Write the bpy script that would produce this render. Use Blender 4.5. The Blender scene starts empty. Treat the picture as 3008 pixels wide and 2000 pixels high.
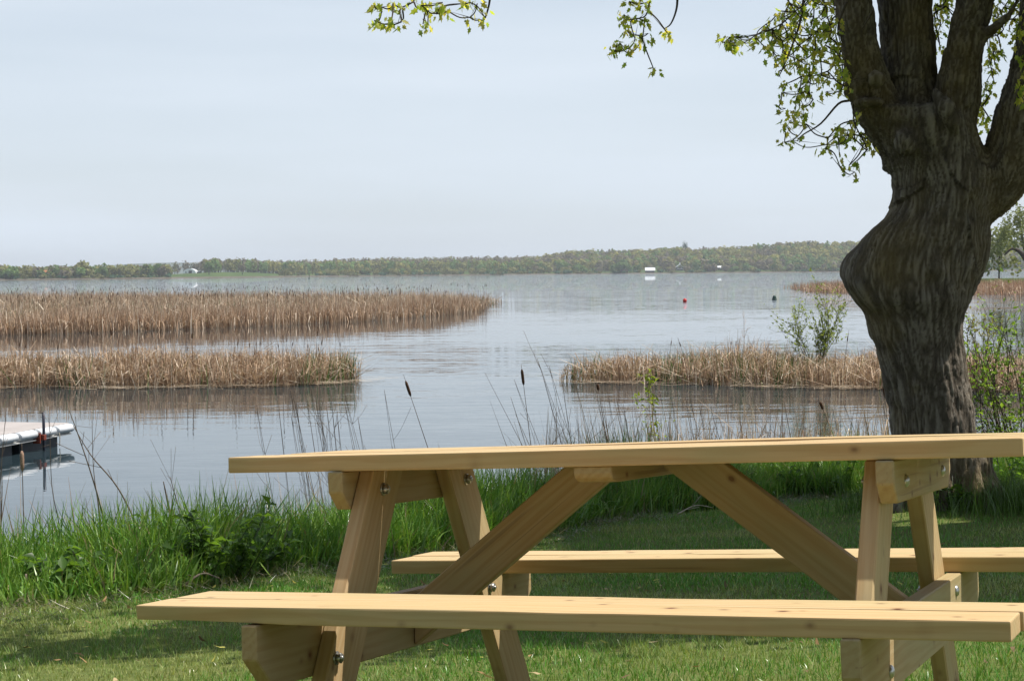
import bpy, bmesh, math, random
import numpy as np
from mathutils import Matrix, Vector, Euler

rng = np.random.default_rng(7)
random.seed(7)
S = bpy.context.scene
COL = S.collection

# ------------------------------------------------------------------ camera, sky, sun, exposure
CAM = np.array([0.0, 0.0, 2.6])                       # eye height above the lake
FPX = 5189.5                                          # focal length in photograph pixels (3008 wide)
CW = np.array([[0.99996, -0.0088, 0.0], [-0.00034, -0.03838, 0.99926], [-0.00879, -0.99922, -0.03838]])
cd = bpy.data.cameras.new('camera')
cam = bpy.data.objects.new('camera', cd)
COL.objects.link(cam)
cd.sensor_width = 36.0
cd.sensor_fit = 'HORIZONTAL'
cd.lens = FPX / 3008.0 * 36.0
cd.clip_start = 0.05
cd.clip_end = 30000.0
M = Matrix.Identity(4)
for r in range(3):
    M[r][0], M[r][1], M[r][2], M[r][3] = CW[r, 0], -CW[r, 1], -CW[r, 2], CAM[r]
cam.matrix_world = M
S.camera = cam

SUN_AZ, SUN_EL = math.radians(80.0), math.radians(63.0)      # clockwise from +Y (view direction)
W = bpy.data.worlds.new('World')
S.world = W
W.use_nodes = True
wn, wl = W.node_tree.nodes, W.node_tree.links
sky = wn.new('ShaderNodeTexSky')
sky.sky_type = 'NISHITA'
sky.sun_disc = False
sky.sun_elevation = SUN_EL
sky.sun_rotation = SUN_AZ
sky.air_density = 1.0
sky.dust_density = 1.2
sky.ozone_density = 1.6
# thin high cloud veil over the whole sky
tc = wn.new('ShaderNodeTexCoord')
sep = wn.new('ShaderNodeSeparateXYZ')
wl.new(tc.outputs['Generated'], sep.inputs[0])
mp = wn.new('ShaderNodeMapping')
mp.inputs['Rotation'].default_value = (0, math.radians(-9), 0)
mp.inputs['Scale'].default_value = (1.3, 1.3, 11.0)
wl.new(tc.outputs['Generated'], mp.inputs[0])
nz = wn.new('ShaderNodeTexNoise')
nz.inputs['Scale'].default_value = 2.3
nz.inputs['Detail'].default_value = 5.0
nz.inputs['Roughness'].default_value = 0.45
wl.new(mp.outputs[0], nz.inputs['Vector'])
rmp = wn.new('ShaderNodeMapRange')
rmp.inputs['From Min'].default_value = 0.35
rmp.inputs['From Max'].default_value = 0.75
rmp.inputs['To Min'].default_value = 0.76
rmp.inputs['To Max'].default_value = 1.0
wl.new(nz.outputs['Fac'], rmp.inputs['Value'])
mix = wn.new('ShaderNodeMixRGB')
mix.inputs['Color2'].default_value = (7.15, 7.95, 8.85, 1)
el = wn.new('ShaderNodeMapRange')
el.interpolation_type = 'SMOOTHSTEP'
el.inputs['From Min'].default_value = 0.0
el.inputs['From Max'].default_value = 0.75
el.inputs['To Min'].default_value = 1.0
el.inputs['To Max'].default_value = 0.30
wl.new(sep.outputs['Z'], el.inputs['Value'])
vm = wn.new('ShaderNodeMath')
vm.operation = 'MULTIPLY'
wl.new(rmp.outputs[0], vm.inputs[0])
wl.new(el.outputs[0], vm.inputs[1])
wl.new(vm.outputs[0], mix.inputs['Fac'])
wl.new(sky.outputs[0], mix.inputs['Color1'])
bg = wn.get('Background') or wn.new('ShaderNodeBackground')
bg.inputs['Strength'].default_value = 0.085
wl.new(mix.outputs[0], bg.inputs['Color'])
wo = wn.get('World Output') or wn.new('ShaderNodeOutputWorld')
wl.new(bg.outputs[0], wo.inputs['Surface'])

sl = bpy.data.lights.new('sun', 'SUN')
sl.energy = 5.0
sl.angle = math.radians(0.53)
sl.color = (1.0, 0.95, 0.87)
so = bpy.data.objects.new('sun', sl)
COL.objects.link(so)
SUN = Vector((math.cos(SUN_EL) * math.sin(SUN_AZ), math.cos(SUN_EL) * math.cos(SUN_AZ), math.sin(SUN_EL)))
so.rotation_euler = SUN.to_track_quat('Z', 'Y').to_euler()
so.location = (10, 2, 25)

S.view_settings.view_transform = 'Standard'
S.view_settings.look = 'None'
S.view_settings.exposure = 0.35
S.view_settings.gamma = 1.0
S.view_settings.use_curve_mapping = False
S.render.engine = 'CYCLES'
S.cycles.use_denoising = True
S.cycles.max_bounces = 8
S.cycles.transparent_max_bounces = 8
S.cycles.volume_bounces = 0
S.cycles.sample_clamp_indirect = 6.0
S.cycles.caustics_reflective = False
S.cycles.caustics_refractive = False

# ------------------------------------------------------------------ helpers
K = 1.2757                                            # photograph pixels per survey pixel


def at(x, y, d):
    """point d metres ahead of the eye, sighted at survey position x, y"""
    v = CW @ np.array([(x * K - 1504.0) / FPX, (y * K - 1000.0) / FPX, 1.0])
    return CAM + v * (d / v[1])


def on_water(x, y):
    v = CW @ np.array([(x * K - 1504.0) / FPX, (y * K - 1000.0) / FPX, 1.0])
    return CAM - v * (CAM[2] / v[2])


def tag(o, label=None, cat=None, group=None, kind=None):
    if label:
        o['label'] = label
    if cat:
        o['category'] = cat
    if group:
        o['group'] = group
    if kind:
        o['kind'] = kind
    return o


def link(name, me, mat=None, parent=None):
    o = bpy.data.objects.new(name, me)
    COL.objects.link(o)
    if mat is not None and me is not None:
        if len(me.materials) == 0:
            me.materials.append(mat)
    if parent is not None:
        o.parent = parent
    return o


def empty(name, loc=(0, 0, 0)):
    o = bpy.data.objects.new(name, None)
    COL.objects.link(o)
    o.location = loc
    o.empty_display_size = 0.2
    return o


def mesh_np(name, V, F, tint=None, smooth=False):
    """mesh from arrays; F is (n,4) or (n,3); tint = per-vertex colour (n,3)"""
    V = np.asarray(V, dtype=np.float32)
    F = np.asarray(F, dtype=np.int32)
    k = F.shape[1]
    me = bpy.data.meshes.new(name)
    me.vertices.add(len(V))
    me.vertices.foreach_set('co', V.ravel())
    me.loops.add(F.size)
    me.loops.foreach_set('vertex_index', F.ravel())
    me.polygons.add(len(F))
    me.polygons.foreach_set('loop_start', np.arange(0, F.size, k, dtype=np.int32))
    if smooth:
        me.polygons.foreach_set('use_smooth', np.ones(len(F), dtype=bool))
    if tint is not None:
        a = me.color_attributes.new('tint', 'FLOAT_COLOR', 'POINT')
        c = np.ones((len(V), 4), dtype=np.float32)
        c[:, :3] = tint
        a.data.foreach_set('color', c.ravel())
    me.update(calc_edges=True)
    me.validate()
    return me


class Bag:
    """collects quads from several generators"""

    def __init__(self):
        self.V, self.F, self.T, self.n = [], [], [], 0

    def add(self, V, F, T=None):
        V = np.asarray(V, dtype=float)
        self.V.append(V)
        self.F.append(np.asarray(F) + self.n)
        if T is not None:
            T = np.asarray(T, dtype=float)
            self.T.append(np.broadcast_to(T, V.shape) if T.ndim == 1 else T)
        self.n += len(V)

    def mesh(self, name, smooth=False):
        return mesh_np(name, np.concatenate(self.V), np.concatenate(self.F), np.concatenate(self.T) if self.T else None, smooth)


def blades(P, h, w, az, lean, bend, seg=3, face=None, tip=0.12, kink=None):
    """ribbon blades. P (n,3) roots, h heights, w widths, az lean direction, lean/bend in radians (bend = extra lean at the tip)"""
    n = len(P)
    h, w, az, lean, bend = [np.broadcast_to(np.asarray(a, float), (n,)) for a in (h, w, az, lean, bend)]
    face = rng.uniform(0, 2 * np.pi, n) if face is None else face
    sx, sy = np.cos(face), np.sin(face)
    V = np.zeros((n, seg + 1, 2, 3))
    c = np.array(P, float)
    dirx, diry = np.cos(az), np.sin(az)
    for i in range(seg + 1):
        t = i / seg
        ww = w * (1 - (1 - tip) * t ** 1.5) * 0.5
        V[:, i, 0] = c - np.stack([sx * ww, sy * ww, 0 * ww], 1)
        V[:, i, 1] = c + np.stack([sx * ww, sy * ww, 0 * ww], 1)
        a = lean + bend * (t + 0.5 / seg) ** 1.5
        if kink is not None:
            a = a + np.where(t + 1e-6 >= kink[0], kink[1], 0)
        st = h / seg
        c = c + np.stack([dirx * np.sin(a) * st, diry * np.sin(a) * st, np.cos(a) * st], 1)
    base = (np.arange(n) * (seg + 1) * 2)[:, None]
    F = []
    for i in range(seg):
        q = np.array([2 * i, 2 * i + 1, 2 * i + 3, 2 * i + 2])
        F.append(base + q)
    return V.reshape(-1, 3), np.concatenate(F), (seg + 1) * 2


def tube(P, R, sides=6):
    P = np.asarray(P, float)
    R = np.broadcast_to(np.asarray(R, float), (len(P),))
    T = np.gradient(P, axis=0)
    T /= np.linalg.norm(T, axis=1)[:, None] + 1e-12
    up = np.array([0.31, 0.17, 0.93]) if abs(T[:, 2]).mean() < 0.8 else np.array([0.93, 0.31, 0.17])
    A = np.cross(T, up)
    A /= np.linalg.norm(A, axis=1)[:, None] + 1e-12
    B = np.cross(T, A)
    th = np.linspace(0, 2 * np.pi, sides, endpoint=False)
    V = P[:, None] + R[:, None, None] * (A[:, None] * np.cos(th)[None, :, None] + B[:, None] * np.sin(th)[None, :, None])
    F = []
    for i in range(len(P) - 1):
        for j in range(sides):
            k = (j + 1) % sides
            F.append((i * sides + j, i * sides + k, (i + 1) * sides + k, (i + 1) * sides + j))
    V = V.reshape(-1, 3)
    # caps as collapsed quads
    n0 = len(V)
    V = np.concatenate([V, P[:1], P[-1:]])
    e = (len(P) - 1) * sides
    for j in range(0, sides, 2):
        F.append((n0, (j + 2) % sides, j + 1, j))
        F.append((n0 + 1, e + j, e + j + 1, e + (j + 2) % sides))
    return V, np.array(F)


def spline(P, n=12):
    P = np.asarray(P, float)
    if len(P) == 2:
        t = np.linspace(0, 1, n)[:, None]
        return P[0] * (1 - t) + P[1] * t
    Q = np.concatenate([[2 * P[0] - P[1]], P, [2 * P[-1] - P[-2]]])
    out = []
    m = max(2, n // (len(P) - 1))
    for i in range(len(P) - 1):
        t = np.linspace(0, 1, m, endpoint=False)[:, None]
        a, b, c, d = Q[i], Q[i + 1], Q[i + 2], Q[i + 3]
        out.append(0.5 * (2 * b + (c - a) * t + (2 * a - 5 * b + 4 * c - d) * t ** 2 + (3 * b - a - 3 * c + d) * t ** 3))
    out.append(P[-1:])
    return np.concatenate(out)


def hash2(i, j, s=0.0):
    v = np.sin(i * 127.1 + j * 311.7 + s * 74.7) * 43758.5453
    return v - np.floor(v)


def vnoise(x, y, s=0.0):
    xi, yi = np.floor(x), np.floor(y)
    fx, fy = x - xi, y - yi
    fx, fy = fx * fx * (3 - 2 * fx), fy * fy * (3 - 2 * fy)
    a, b = hash2(xi, yi, s), hash2(xi + 1, yi, s)
    c, d = hash2(xi, yi + 1, s), hash2(xi + 1, yi + 1, s)
    return (a * (1 - fx) + b * fx) * (1 - fy) + (c * (1 - fx) + d * fx) * fy


def fbm(x, y, s=0.0, o=4):
    v, a, t = 0.0, 0.5, 0.0
    for k in range(o):
        v = v + a * vnoise(x * 2 ** k, y * 2 ** k, s + k)
        t += a
        a *= 0.5
    return v / t


def box_bm(lx, ly, lz, bev=0.003, seg=1):
    bm = bmesh.new()
    bmesh.ops.create_cube(bm, size=1.0)
    for v in bm.verts:
        v.co.x *= lx
        v.co.y *= ly
        v.co.z *= lz
    if bev > 0:
        bmesh.ops.bevel(bm, geom=list(bm.edges), offset=bev, segments=seg, affect='EDGES', profile=0.6)
    return bm


def bm_mesh(name, bm, smooth=False):
    me = bpy.data.meshes.new(name)
    bm.to_mesh(me)
    bm.free()
    if smooth:
        for p in me.polygons:
            p.use_smooth = True
    return me


def prism_bm(poly, depth, axis='x', bev=0.003):
    """polygon in the (a,b) plane extruded by depth, centred; axis = extrusion axis; polygon coordinates are the other two"""
    bm = bmesh.new()
    vs = []
    for s in (-0.5, 0.5):
        row = []
        for a, b in poly:
            co = (s * depth, a, b) if axis == 'x' else ((a, s * depth, b) if axis == 'y' else (a, b, s * depth))
            row.append(bm.verts.new(co))
        vs.append(row)
    bm.faces.new(vs[0][::-1])
    bm.faces.new(vs[1])
    n = len(poly)
    for i in range(n):
        bm.faces.new((vs[0][i], vs[0][(i + 1) % n], vs[1][(i + 1) % n], vs[1][i]))
    bmesh.ops.recalc_face_normals(bm, faces=list(bm.faces))
    if bev > 0:
        bmesh.ops.bevel(bm, geom=list(bm.edges), offset=bev, segments=1, affect='EDGES', profile=0.6)
    return bm


# ------------------------------------------------------------------ materials
class NT:
    def __init__(self, name, rough=0.6, spec=0.3):
        self.m = bpy.data.materials.new(name)
        self.m.use_nodes = True
        self.t = self.m.node_tree
        self.n, self.l = self.t.nodes, self.t.links
        self.b = self.n.get('Principled BSDF')
        self.b.inputs['Roughness'].default_value = rough
        self.b.inputs['Specular IOR Level'].default_value = spec

    def new(self, k, **kw):
        x = self.n.new('ShaderNode' + k)
        for a, v in kw.items():
            if a in x.inputs:
                x.inputs[a].default_value = v
            else:
                setattr(x, a, v)
        return x

    def link(self, a, b):
        self.l.new(a, b)

    def coord(self, kind='Object', scale=(1, 1, 1), loc=(0, 0, 0)):
        c = self.new('TexCoord')
        m = self.new('Mapping')
        m.inputs['Scale'].default_value = scale
        m.inputs['Location'].default_value = loc
        self.link(c.outputs[kind], m.inputs[0])
        return m.outputs[0]

    def noise(self, vec, scale=5.0, detail=3.0, rough=0.5, dist=0.0):
        x = self.new('TexNoise', Scale=scale, Detail=detail, Roughness=rough, Distortion=dist)
        if vec is not None:
            self.link(vec, x.inputs['Vector'])
        return x.outputs['Fac']

    def ramp(self, fac, stops):
        r = self.new('ValToRGB')
        e = r.color_ramp.elements
        while len(e) < len(stops):
            e.new(0.5)
        for i, (p, c) in enumerate(stops):
            e[i].position = p
            e[i].color = (*c, 1) if len(c) == 3 else c
        self.link(fac, r.inputs[0])
        return r.outputs[0]

    def mix(self, fac, a, b, mode='MIX'):
        x = self.new('MixRGB', blend_type=mode)
        for i, v in zip(('Fac', 'Color1', 'Color2'), (fac, a, b)):
            if hasattr(v, 'links') or hasattr(v, 'is_linked'):
                self.link(v, x.inputs[i])
            elif isinstance(v, (int, float)):
                x.inputs[i].default_value = v
            else:
                x.inputs[i].default_value = (*v, 1)
        return x.outputs[0]

    def bump(self, h, dist=0.01, strength=1.0, nrm=None):
        x = self.new('Bump', Strength=strength, Distance=dist)
        self.link(h, x.inputs['Height'])
        if nrm is not None:
            self.link(nrm, x.inputs['Normal'])
        self.link(x.outputs[0], self.b.inputs['Normal'])
        return x.outputs[0]

    def base(self, c):
        if hasattr(c, 'is_linked'):
            self.link(c, self.b.inputs['Base Color'])
        else:
            self.b.inputs['Base Color'].default_value = (*c, 1)
        return self.m


def plain(name, c, rough=0.6, spec=0.3, metal=0.0, var=0.25, scale=20.0):
    t = NT(name, rough, spec)
    t.b.inputs['Metallic'].default_value = metal
    n = t.noise(t.coord('Object'), scale, 4)
    lo = tuple(v * (1 - var) for v in c)
    hi = tuple(min(1, v * (1 + var)) for v in c)
    return t.base(t.ramp(n, [(0.3, lo), (0.7, hi)]))


def leafy(name, trans=0.35, rough=0.5, spec=0.25, trans_tint=(1.0, 1.0, 0.55)):
    """vertex-tinted plant matter: part of the light passes through"""
    t = NT(name, rough, spec)
    a = t.new('Attribute', attribute_name='tint')
    t.base(a.outputs['Color'])
    tr = t.new('BsdfTranslucent')
    t.link(t.mix(1.0, a.outputs['Color'], trans_tint, 'MULTIPLY'), tr.inputs['Color'])
    mx = t.new('MixShader')
    mx.inputs[0].default_value = trans
    t.link(t.b.outputs[0], mx.inputs[1])
    t.link(tr.outputs[0], mx.inputs[2])
    t.link(mx.outputs[0], t.n['Material Output'].inputs['Surface'])
    return t.m


M_GRASS = leafy('grass_blade', 0.27, 0.34, 0.5, (1.15, 1.1, 0.5))
M_REED = leafy('dry_reed', 0.18, 0.75, 0.12, (1.0, 0.9, 0.7))
M_LEAF = leafy('young_leaf', 0.58, 0.4, 0.4, (1.5, 1.4, 0.5))
M_TWIG = plain('twig_bark', (0.075, 0.06, 0.045), 0.8, 0.1)
M_STALK = plain('dead_stalk', (0.13, 0.10, 0.075), 0.8, 0.1)
M_HEAD = plain('cattail_fluff', (0.075, 0.042, 0.025), 0.95, 0.05, var=0.4, scale=60)


def wood_mat(name, tone=1.0, green=0.0, thin='z'):
    t = NT(name, 0.62, 0.22)
    oi = t.new('ObjectInfo')
    off = t.new('VectorMath', operation='SCALE')
    cmb = t.new('CombineXYZ')
    for i in range(3):
        t.link(oi.outputs['Random'], cmb.inputs[i])
    t.link(cmb.outputs[0], off.inputs[0])
    off.inputs['Scale'].default_value = 37.0
    c = t.new('TexCoord')
    add = t.new('VectorMath', operation='ADD')
    t.link(c.outputs['Object'], add.inputs[0])
    t.link(off.outputs[0], add.inputs[1])

    def mapped(sc):
        m = t.new('Mapping')
        m.inputs['Scale'].default_value = sc
        t.link(add.outputs[0], m.inputs[0])
        return m.outputs[0]
    # annual rings: distorted bands drawn out along the board
    warp = t.noise(mapped((1.1, 9, 9)), 2.0, 2, 0.5)
    wv = t.new('TexWave', Scale=6.0, Distortion=9.0, Detail=4.0, wave_type='RINGS', rings_direction='X')
    wv.inputs['Detail Scale'].default_value = 1.2
    t.link(mapped((0.30, 3.0, 3.0)), wv.inputs['Vector'])
    fine = t.noise(mapped((3, 120, 120)), 1.0, 4, 0.6)
    blot = t.noise(mapped((2.2, 5, 5)), 1.3, 3, 0.55)
    k = tone
    col = t.ramp(wv.outputs['Fac'], [(0.15, (0.475 * k, 0.325 * k, 0.165 * k)), (0.75, (0.54 * k, 0.40 * k, 0.225 * k))])
    col = t.mix(0.35, col, t.ramp(fine, [(0.3, (0.42 * k, 0.275 * k, 0.13 * k)), (0.7, (0.58 * k, 0.44 * k, 0.255 * k))]))
    # greenish preservative blotches and weather stains
    gm = t.new('MapRange')
    gm.inputs['From Min'].default_value = 0.45 - green
    gm.inputs['From Max'].default_value = 0.80
    t.link(blot, gm.inputs['Value'])
    gsc = t.new('Math', operation='MULTIPLY')
    gsc.inputs[1].default_value = 0.62
    t.link(gm.outputs[0], gsc.inputs[0])
    col = t.mix(gsc.outputs[0], col, (0.36 * k, 0.345 * k, 0.185 * k))
    bt = t.ramp(oi.outputs['Random'], [(0.0, (0.90, 0.97, 0.90)), (0.3, (1.08, 1.03, 0.98)), (0.55, (0.96, 0.93, 0.88)), (0.8, (1.05, 1.06, 1.04)), (1.0, (1.04, 0.95, 0.84))])
    col = t.mix(1.0, col, bt, 'MULTIPLY')
    # knots
    vo = t.new('TexVoronoi', Scale=1.0, feature='F1')
    vo.inputs['Randomness'].default_value = 1.0
    t.link(mapped((7.0, 7.0, 1.3) if thin == 'z' else (7.0, 1.3, 7.0)), vo.inputs['Vector'])
    kn = t.ramp(vo.outputs['Distance'], [(0.04, (1, 1, 1)), (0.07, (0.55, 0.55, 0.55)), (0.12, (0.12, 0.12, 0.12)), (0.2, (0, 0, 0))])
    col = t.mix(kn, col, (0.15, 0.065, 0.035))
    vp = t.new('TexVoronoi', Scale=1.0, feature='F1')
    t.link(mapped((9.0, 13.0, 13.0)), vp.inputs['Vector'])
    col = t.mix(t.ramp(vp.outputs['Distance'], [(0.05, (0.85, 0.85, 0.85)), (0.10, (0.25, 0.25, 0.25)), (0.16, (0, 0, 0))]), col, (0.17, 0.085, 0.045))
    crack = t.noise(mapped((1.2, 75, 75)), 1.0, 2, 0.4)
    cr = t.ramp(crack, [(0.27, (1, 1, 1)), (0.31, (0, 0, 0))])
    col = t.mix(t.mix(1.0, cr, (0.4, 0.4, 0.4), 'MULTIPLY'), col, (0.2, 0.12, 0.07))
    t.base(col)
    hb = t.mix(0.5, fine, wv.outputs['Fac'])
    t.bump(hb, 0.0007, 0.6)
    return t.m


M_WOOD = wood_mat('treated_pine', 1.0)
M_WOODG = wood_mat('treated_pine_greenish', 0.80, 0.14, 'y')
M_WOODL = wood_mat('treated_pine_upright', 0.93, 0.0, 'y')
M_GALV = plain('galvanised_steel', (0.42, 0.42, 0.40), 0.35, 0.5, 0.9, 0.2, 120)
M_RUST = plain('rust_red_paint', (0.20, 0.045, 0.025), 0.6, 0.3, 0, 0.35, 60)


def bark_mat():
    t = NT('maple_bark', 0.9, 0.12)
    at_ = t.new('Attribute', attribute_name='bark')        # r = round the limb, g = along it, b = ridge height
    sp_ = t.new('SeparateXYZ')
    t.link(at_.outputs['Vector'], sp_.inputs[0])

    def uv(su, sv):
        m_ = t.new('Mapping')
        m_.inputs['Scale'].default_value = (su, sv, 0)
        t.link(at_.outputs['Vector'], m_.inputs[0])
        return m_.outputs[0]
    grain = t.noise(t.coord('Object', (62, 62, 24)), 1.0, 5, 0.75, 0.4)
    plate = t.noise(uv(34, 7), 1.0, 5, 0.7, 0.8)
    h = t.mix(0.34, t.mix(0.62, plate, grain), sp_.outputs['Z'])
    col = t.ramp(h, [(0.26, (0.055, 0.043, 0.033)), (0.44, (0.135, 0.113, 0.088)), (0.60, (0.21, 0.181, 0.147)), (0.78, (0.32, 0.285, 0.24))])
    big = t.noise(t.coord('Object', (1, 1, 0.7)), 1.6, 4, 0.6)
    moss = t.ramp(big, [(0.47, (0, 0, 0)), (0.66, (1, 1, 1))])
    col = t.mix(t.mix(1.0, moss, (0.65, 0.65, 0.65), 'MULTIPLY'), col, t.mix(h, (0.06, 0.044, 0.015), (0.33, 0.245, 0.10)))
    t.base(col)
    t.bump(t.mix(0.5, grain, plate), 0.022, 1.0)
    return t.m


M_BARK = bark_mat()


def ground_mat():
    t = NT('lawn_soil', 0.95, 0.05)
    v = t.coord('Object')
    a = t.noise(v, 1.1, 4)
    b = t.noise(v, 26.0, 5, 0.7)
    c1 = t.ramp(a, [(0.35, (0.075, 0.135, 0.026)), (0.65, (0.15, 0.17, 0.055))])
    c2 = t.ramp(b, [(0.3, (0.06, 0.075, 0.022)), (0.75, (0.25, 0.25, 0.09))])
    col = t.mix(0.5, c1, c2)
    t.base(col)
    t.bump(b, 0.03, 0.8)
    return t.m


M_GROUND = ground_mat()


def water_mat():
    t = NT('lake_water', 0.012, 0.5)
    t.b.inputs['IOR'].default_value = 1.33
    t.base((0.024, 0.040, 0.048))
    geo = t.new('NewGeometry')
    m1 = t.new('Mapping')
    m1.inputs['Scale'].default_value = (0.32, 1.9, 1)
    m1.inputs['Rotation'].default_value = (0, 0, math.radians(9))
    t.link(geo.outputs['Position'], m1.inputs[0])
    m2 = t.new('Mapping')
    m2.inputs['Scale'].default_value = (2.2, 10.0, 1)
    m2.inputs['Rotation'].default_value = (0, 0, math.radians(-6))
    t.link(geo.outputs['Position'], m2.inputs[0])
    m3 = t.new('Mapping')
    m3.inputs['Scale'].default_value = (0.018, 0.05, 1)
    t.link(geo.outputs['Position'], m3.inputs[0])
    gust = t.noise(m3.outputs[0], 1.0, 3, 0.5)
    # open water is rougher than the sheltered inlet in front of the reeds
    sepp = t.new('SeparateXYZ')
    t.link(geo.outputs['Position'], sepp.inputs[0])
    wv_ = t.new('Math', operation='MULTIPLY_ADD')
    wv_.inputs[1].default_value = 26.0
    t.link(gust, wv_.inputs[0])
    t.link(sepp.outputs['Y'], wv_.inputs[2])
    rq = t.new('MapRange')
    rq.inputs['From Min'].default_value = 0.0
    rq.inputs['From Max'].default_value = 240.0
    t.link(wv_.outputs[0], rq.inputs['Value'])
    g3 = lambda v_: (v_, v_, v_)
    ramp_ = t.ramp(rq.outputs[0], [(0.12, g3(0.07)), (0.20, g3(0.11)), (0.25, g3(0.32)), (0.295, g3(0.36)), (0.335, g3(0.07)), (0.47, g3(0.07)), (0.60, g3(0.32)), (1.0, g3(0.55))])
    xx = t.new('MapRange')
    xx.inputs['From Min'].default_value = -9.0
    xx.inputs['From Max'].default_value = 1.0
    xx.inputs['To Min'].default_value = 0.35
    xx.inputs['To Max'].default_value = 1.0
    t.link(sepp.outputs['X'], xx.inputs['Value'])
    gs = t.ramp(gust, [(0.35, (0.45, 0.45, 0.45)), (0.65, (1.1, 1.1, 1.1))])
    amp = t.mix(1.0, t.mix(1.0, ramp_, xx.outputs[0], 'MULTIPLY'), gs, 'MULTIPLY')
    def slope(mapping, k, det=2.0):
        x_ = t.new('TexNoise', Scale=1.0, Detail=det, Roughness=0.55)
        t.link(mapping.outputs[0], x_.inputs['Vector'])
        s_ = t.new('VectorMath', operation='SUBTRACT')
        t.link(x_.outputs['Color'], s_.inputs[0])
        s_.inputs[1].default_value = (0.5, 0.5, 0.5)
        m_ = t.new('VectorMath', operation='MULTIPLY')
        t.link(s_.outputs[0], m_.inputs[0])
        m_.inputs[1].default_value = (0.45 * k, 1.0 * k, 0.0)
        return m_.outputs[0]
    sm = t.new('VectorMath', operation='ADD')
    t.link(slope(m1, 0.75, 3.0), sm.inputs[0])
    t.link(slope(m2, 0.85, 2.0), sm.inputs[1])
    am = t.new('VectorMath', operation='MULTIPLY')
    t.link(sm.outputs[0], am.inputs[0])
    t.link(amp, am.inputs[1])
    ad = t.new('VectorMath', operation='ADD')
    t.link(am.outputs[0], ad.inputs[0])
    ad.inputs[1].default_value = (0, 0, 1)
    nm = t.new('VectorMath', operation='NORMALIZE')
    t.link(ad.outputs[0], nm.inputs[0])
    t.link(nm.outputs[0], t.b.inputs['Normal'])
    return t.m


M_WATER = water_mat()

# ------------------------------------------------------------------ ground and lake
GN, G0 = np.array([-0.0242, 0.0801, 0.9965]), np.array([0.3368, 4.1921, 1.4311])
EDGE = np.array([(-60, 1), (-14, 6.2), (-5, 7.6), (-3.2, 8.1), (-2.44, 8.35), (-1.82, 8.65), (-1.3, 9.74), (-0.74, 10.5), (0.17, 12.0), (0.7, 13.6), (1.7, 14.7), (2.5, 15.9), (3.5, 15.6), (4.2, 14.9), (6, 14.4), (10, 14.0), (60, 16)])


def edge_y(x):
    return np.interp(x, EDGE[:, 0], EDGE[:, 1])


def ground_z(x, y):
    x, y = np.asarray(x, float), np.asarray(y, float)
    xc, yc = np.clip(x, -9, 12), np.clip(y, -8, 40)
    p = G0[2] - (GN[0] * (xc - G0[0]) + GN[1] * (yc - G0[1])) / GN[2]
    s = (y - edge_y(x)) * 0.75
    drop = np.where(s > 0, 0.06 * s + 0.32 * np.maximum(s - 0.8, 0), 0)
    lump = (fbm(x * 0.9, y * 0.9, 3) - 0.5) * 0.05 + np.where(s > -0.6, (fbm(x * 3.1, y * 3.1, 5) - 0.5) * 0.12 * np.clip((s + 0.6) / 0.8, 0, 1), 0)
    tx, ty = x - 3.02, y - 12.3
    lump = lump + 0.10 * np.exp(-(tx * tx + ty * ty) / 0.7)
    return np.maximum(p - drop + lump, -0.9)


xs = np.unique(np.concatenate([np.linspace(-60, -8, 18), np.arange(-8, 9, 0.14), np.linspace(9, 60, 18)]))
ys = np.unique(np.concatenate([np.linspace(-60, 1, 16), np.arange(1, 21, 0.14), np.linspace(21, 32, 10)]))
GX, GY = np.meshgrid(xs, ys)
GZ = ground_z(GX, GY)
V = np.stack([GX, GY, GZ], -1).reshape(-1, 3)
nx = len(xs)
ii, jj = np.meshgrid(np.arange(nx - 1), np.arange(len(ys) - 1))
q = (jj * nx + ii).ravel()
F = np.stack([q, q + 1, q + nx + 1, q + nx], 1)
tag(link('lawn_ground', mesh_np('lawn_ground', V, F, smooth=True), M_GROUND), kind='structure')

wxs = np.array([-9000, -3000, -800, -200, -60, -20, -8, 0, 8, 20, 60, 200, 800, 3000, 9000.0])
wys = np.array([-4.0, 4, 12, 20, 30, 45, 70, 110, 180, 300, 600, 1200, 2500, 5000, 9500.0])
WX, WY = np.meshgrid(wxs, wys)
nx = len(wxs)
ii, jj = np.meshgrid(np.arange(nx - 1), np.arange(len(wys) - 1))
q = (jj * nx + ii).ravel()
tag(link('lake_water', mesh_np('lake_water', np.stack([WX, WY, WX * 0], -1).reshape(-1, 3), np.stack([q, q + 1, q + nx + 1, q + nx], 1)), M_WATER), kind='structure')

# ------------------------------------------------------------------ far shore: hills, woods, buildings
AZ = lambda x: (x * K - 1504.0) / FPX                  # survey x -> tangent of azimuth
sx_ = np.array([-900, 0, 300, 500, 700, 1000, 1400, 1800, 2300, 3300])
sd_ = np.array([1400, 1500, 1600, 1750, 2000, 2100, 2150, 2100, 2050, 2000])
hx_ = np.array([-900, 0, 200, 380, 440, 480, 560, 640, 700, 850, 1000, 1180, 1250, 1320, 1450, 1550, 1640, 1720, 1800, 1950, 2100, 2400, 3300])
hh_ = np.array([8.0, 8, 6, 5, 7.5, 12, 15, 15, 18, 22, 22.5, 23, 25, 31, 33, 36, 35.5, 36, 41, 42, 42, 40, 40])   # skyline above water, m, tree tops included


def shore_d(sx):
    return np.interp(sx, sx_, sd_) + 14 * (vnoise(sx / 37.0, sx * 0, 9) - 0.5)


def rise(sx):
    return np.maximum(np.interp(sx, hx_, hh_) - 13.0, 1.2)


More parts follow.
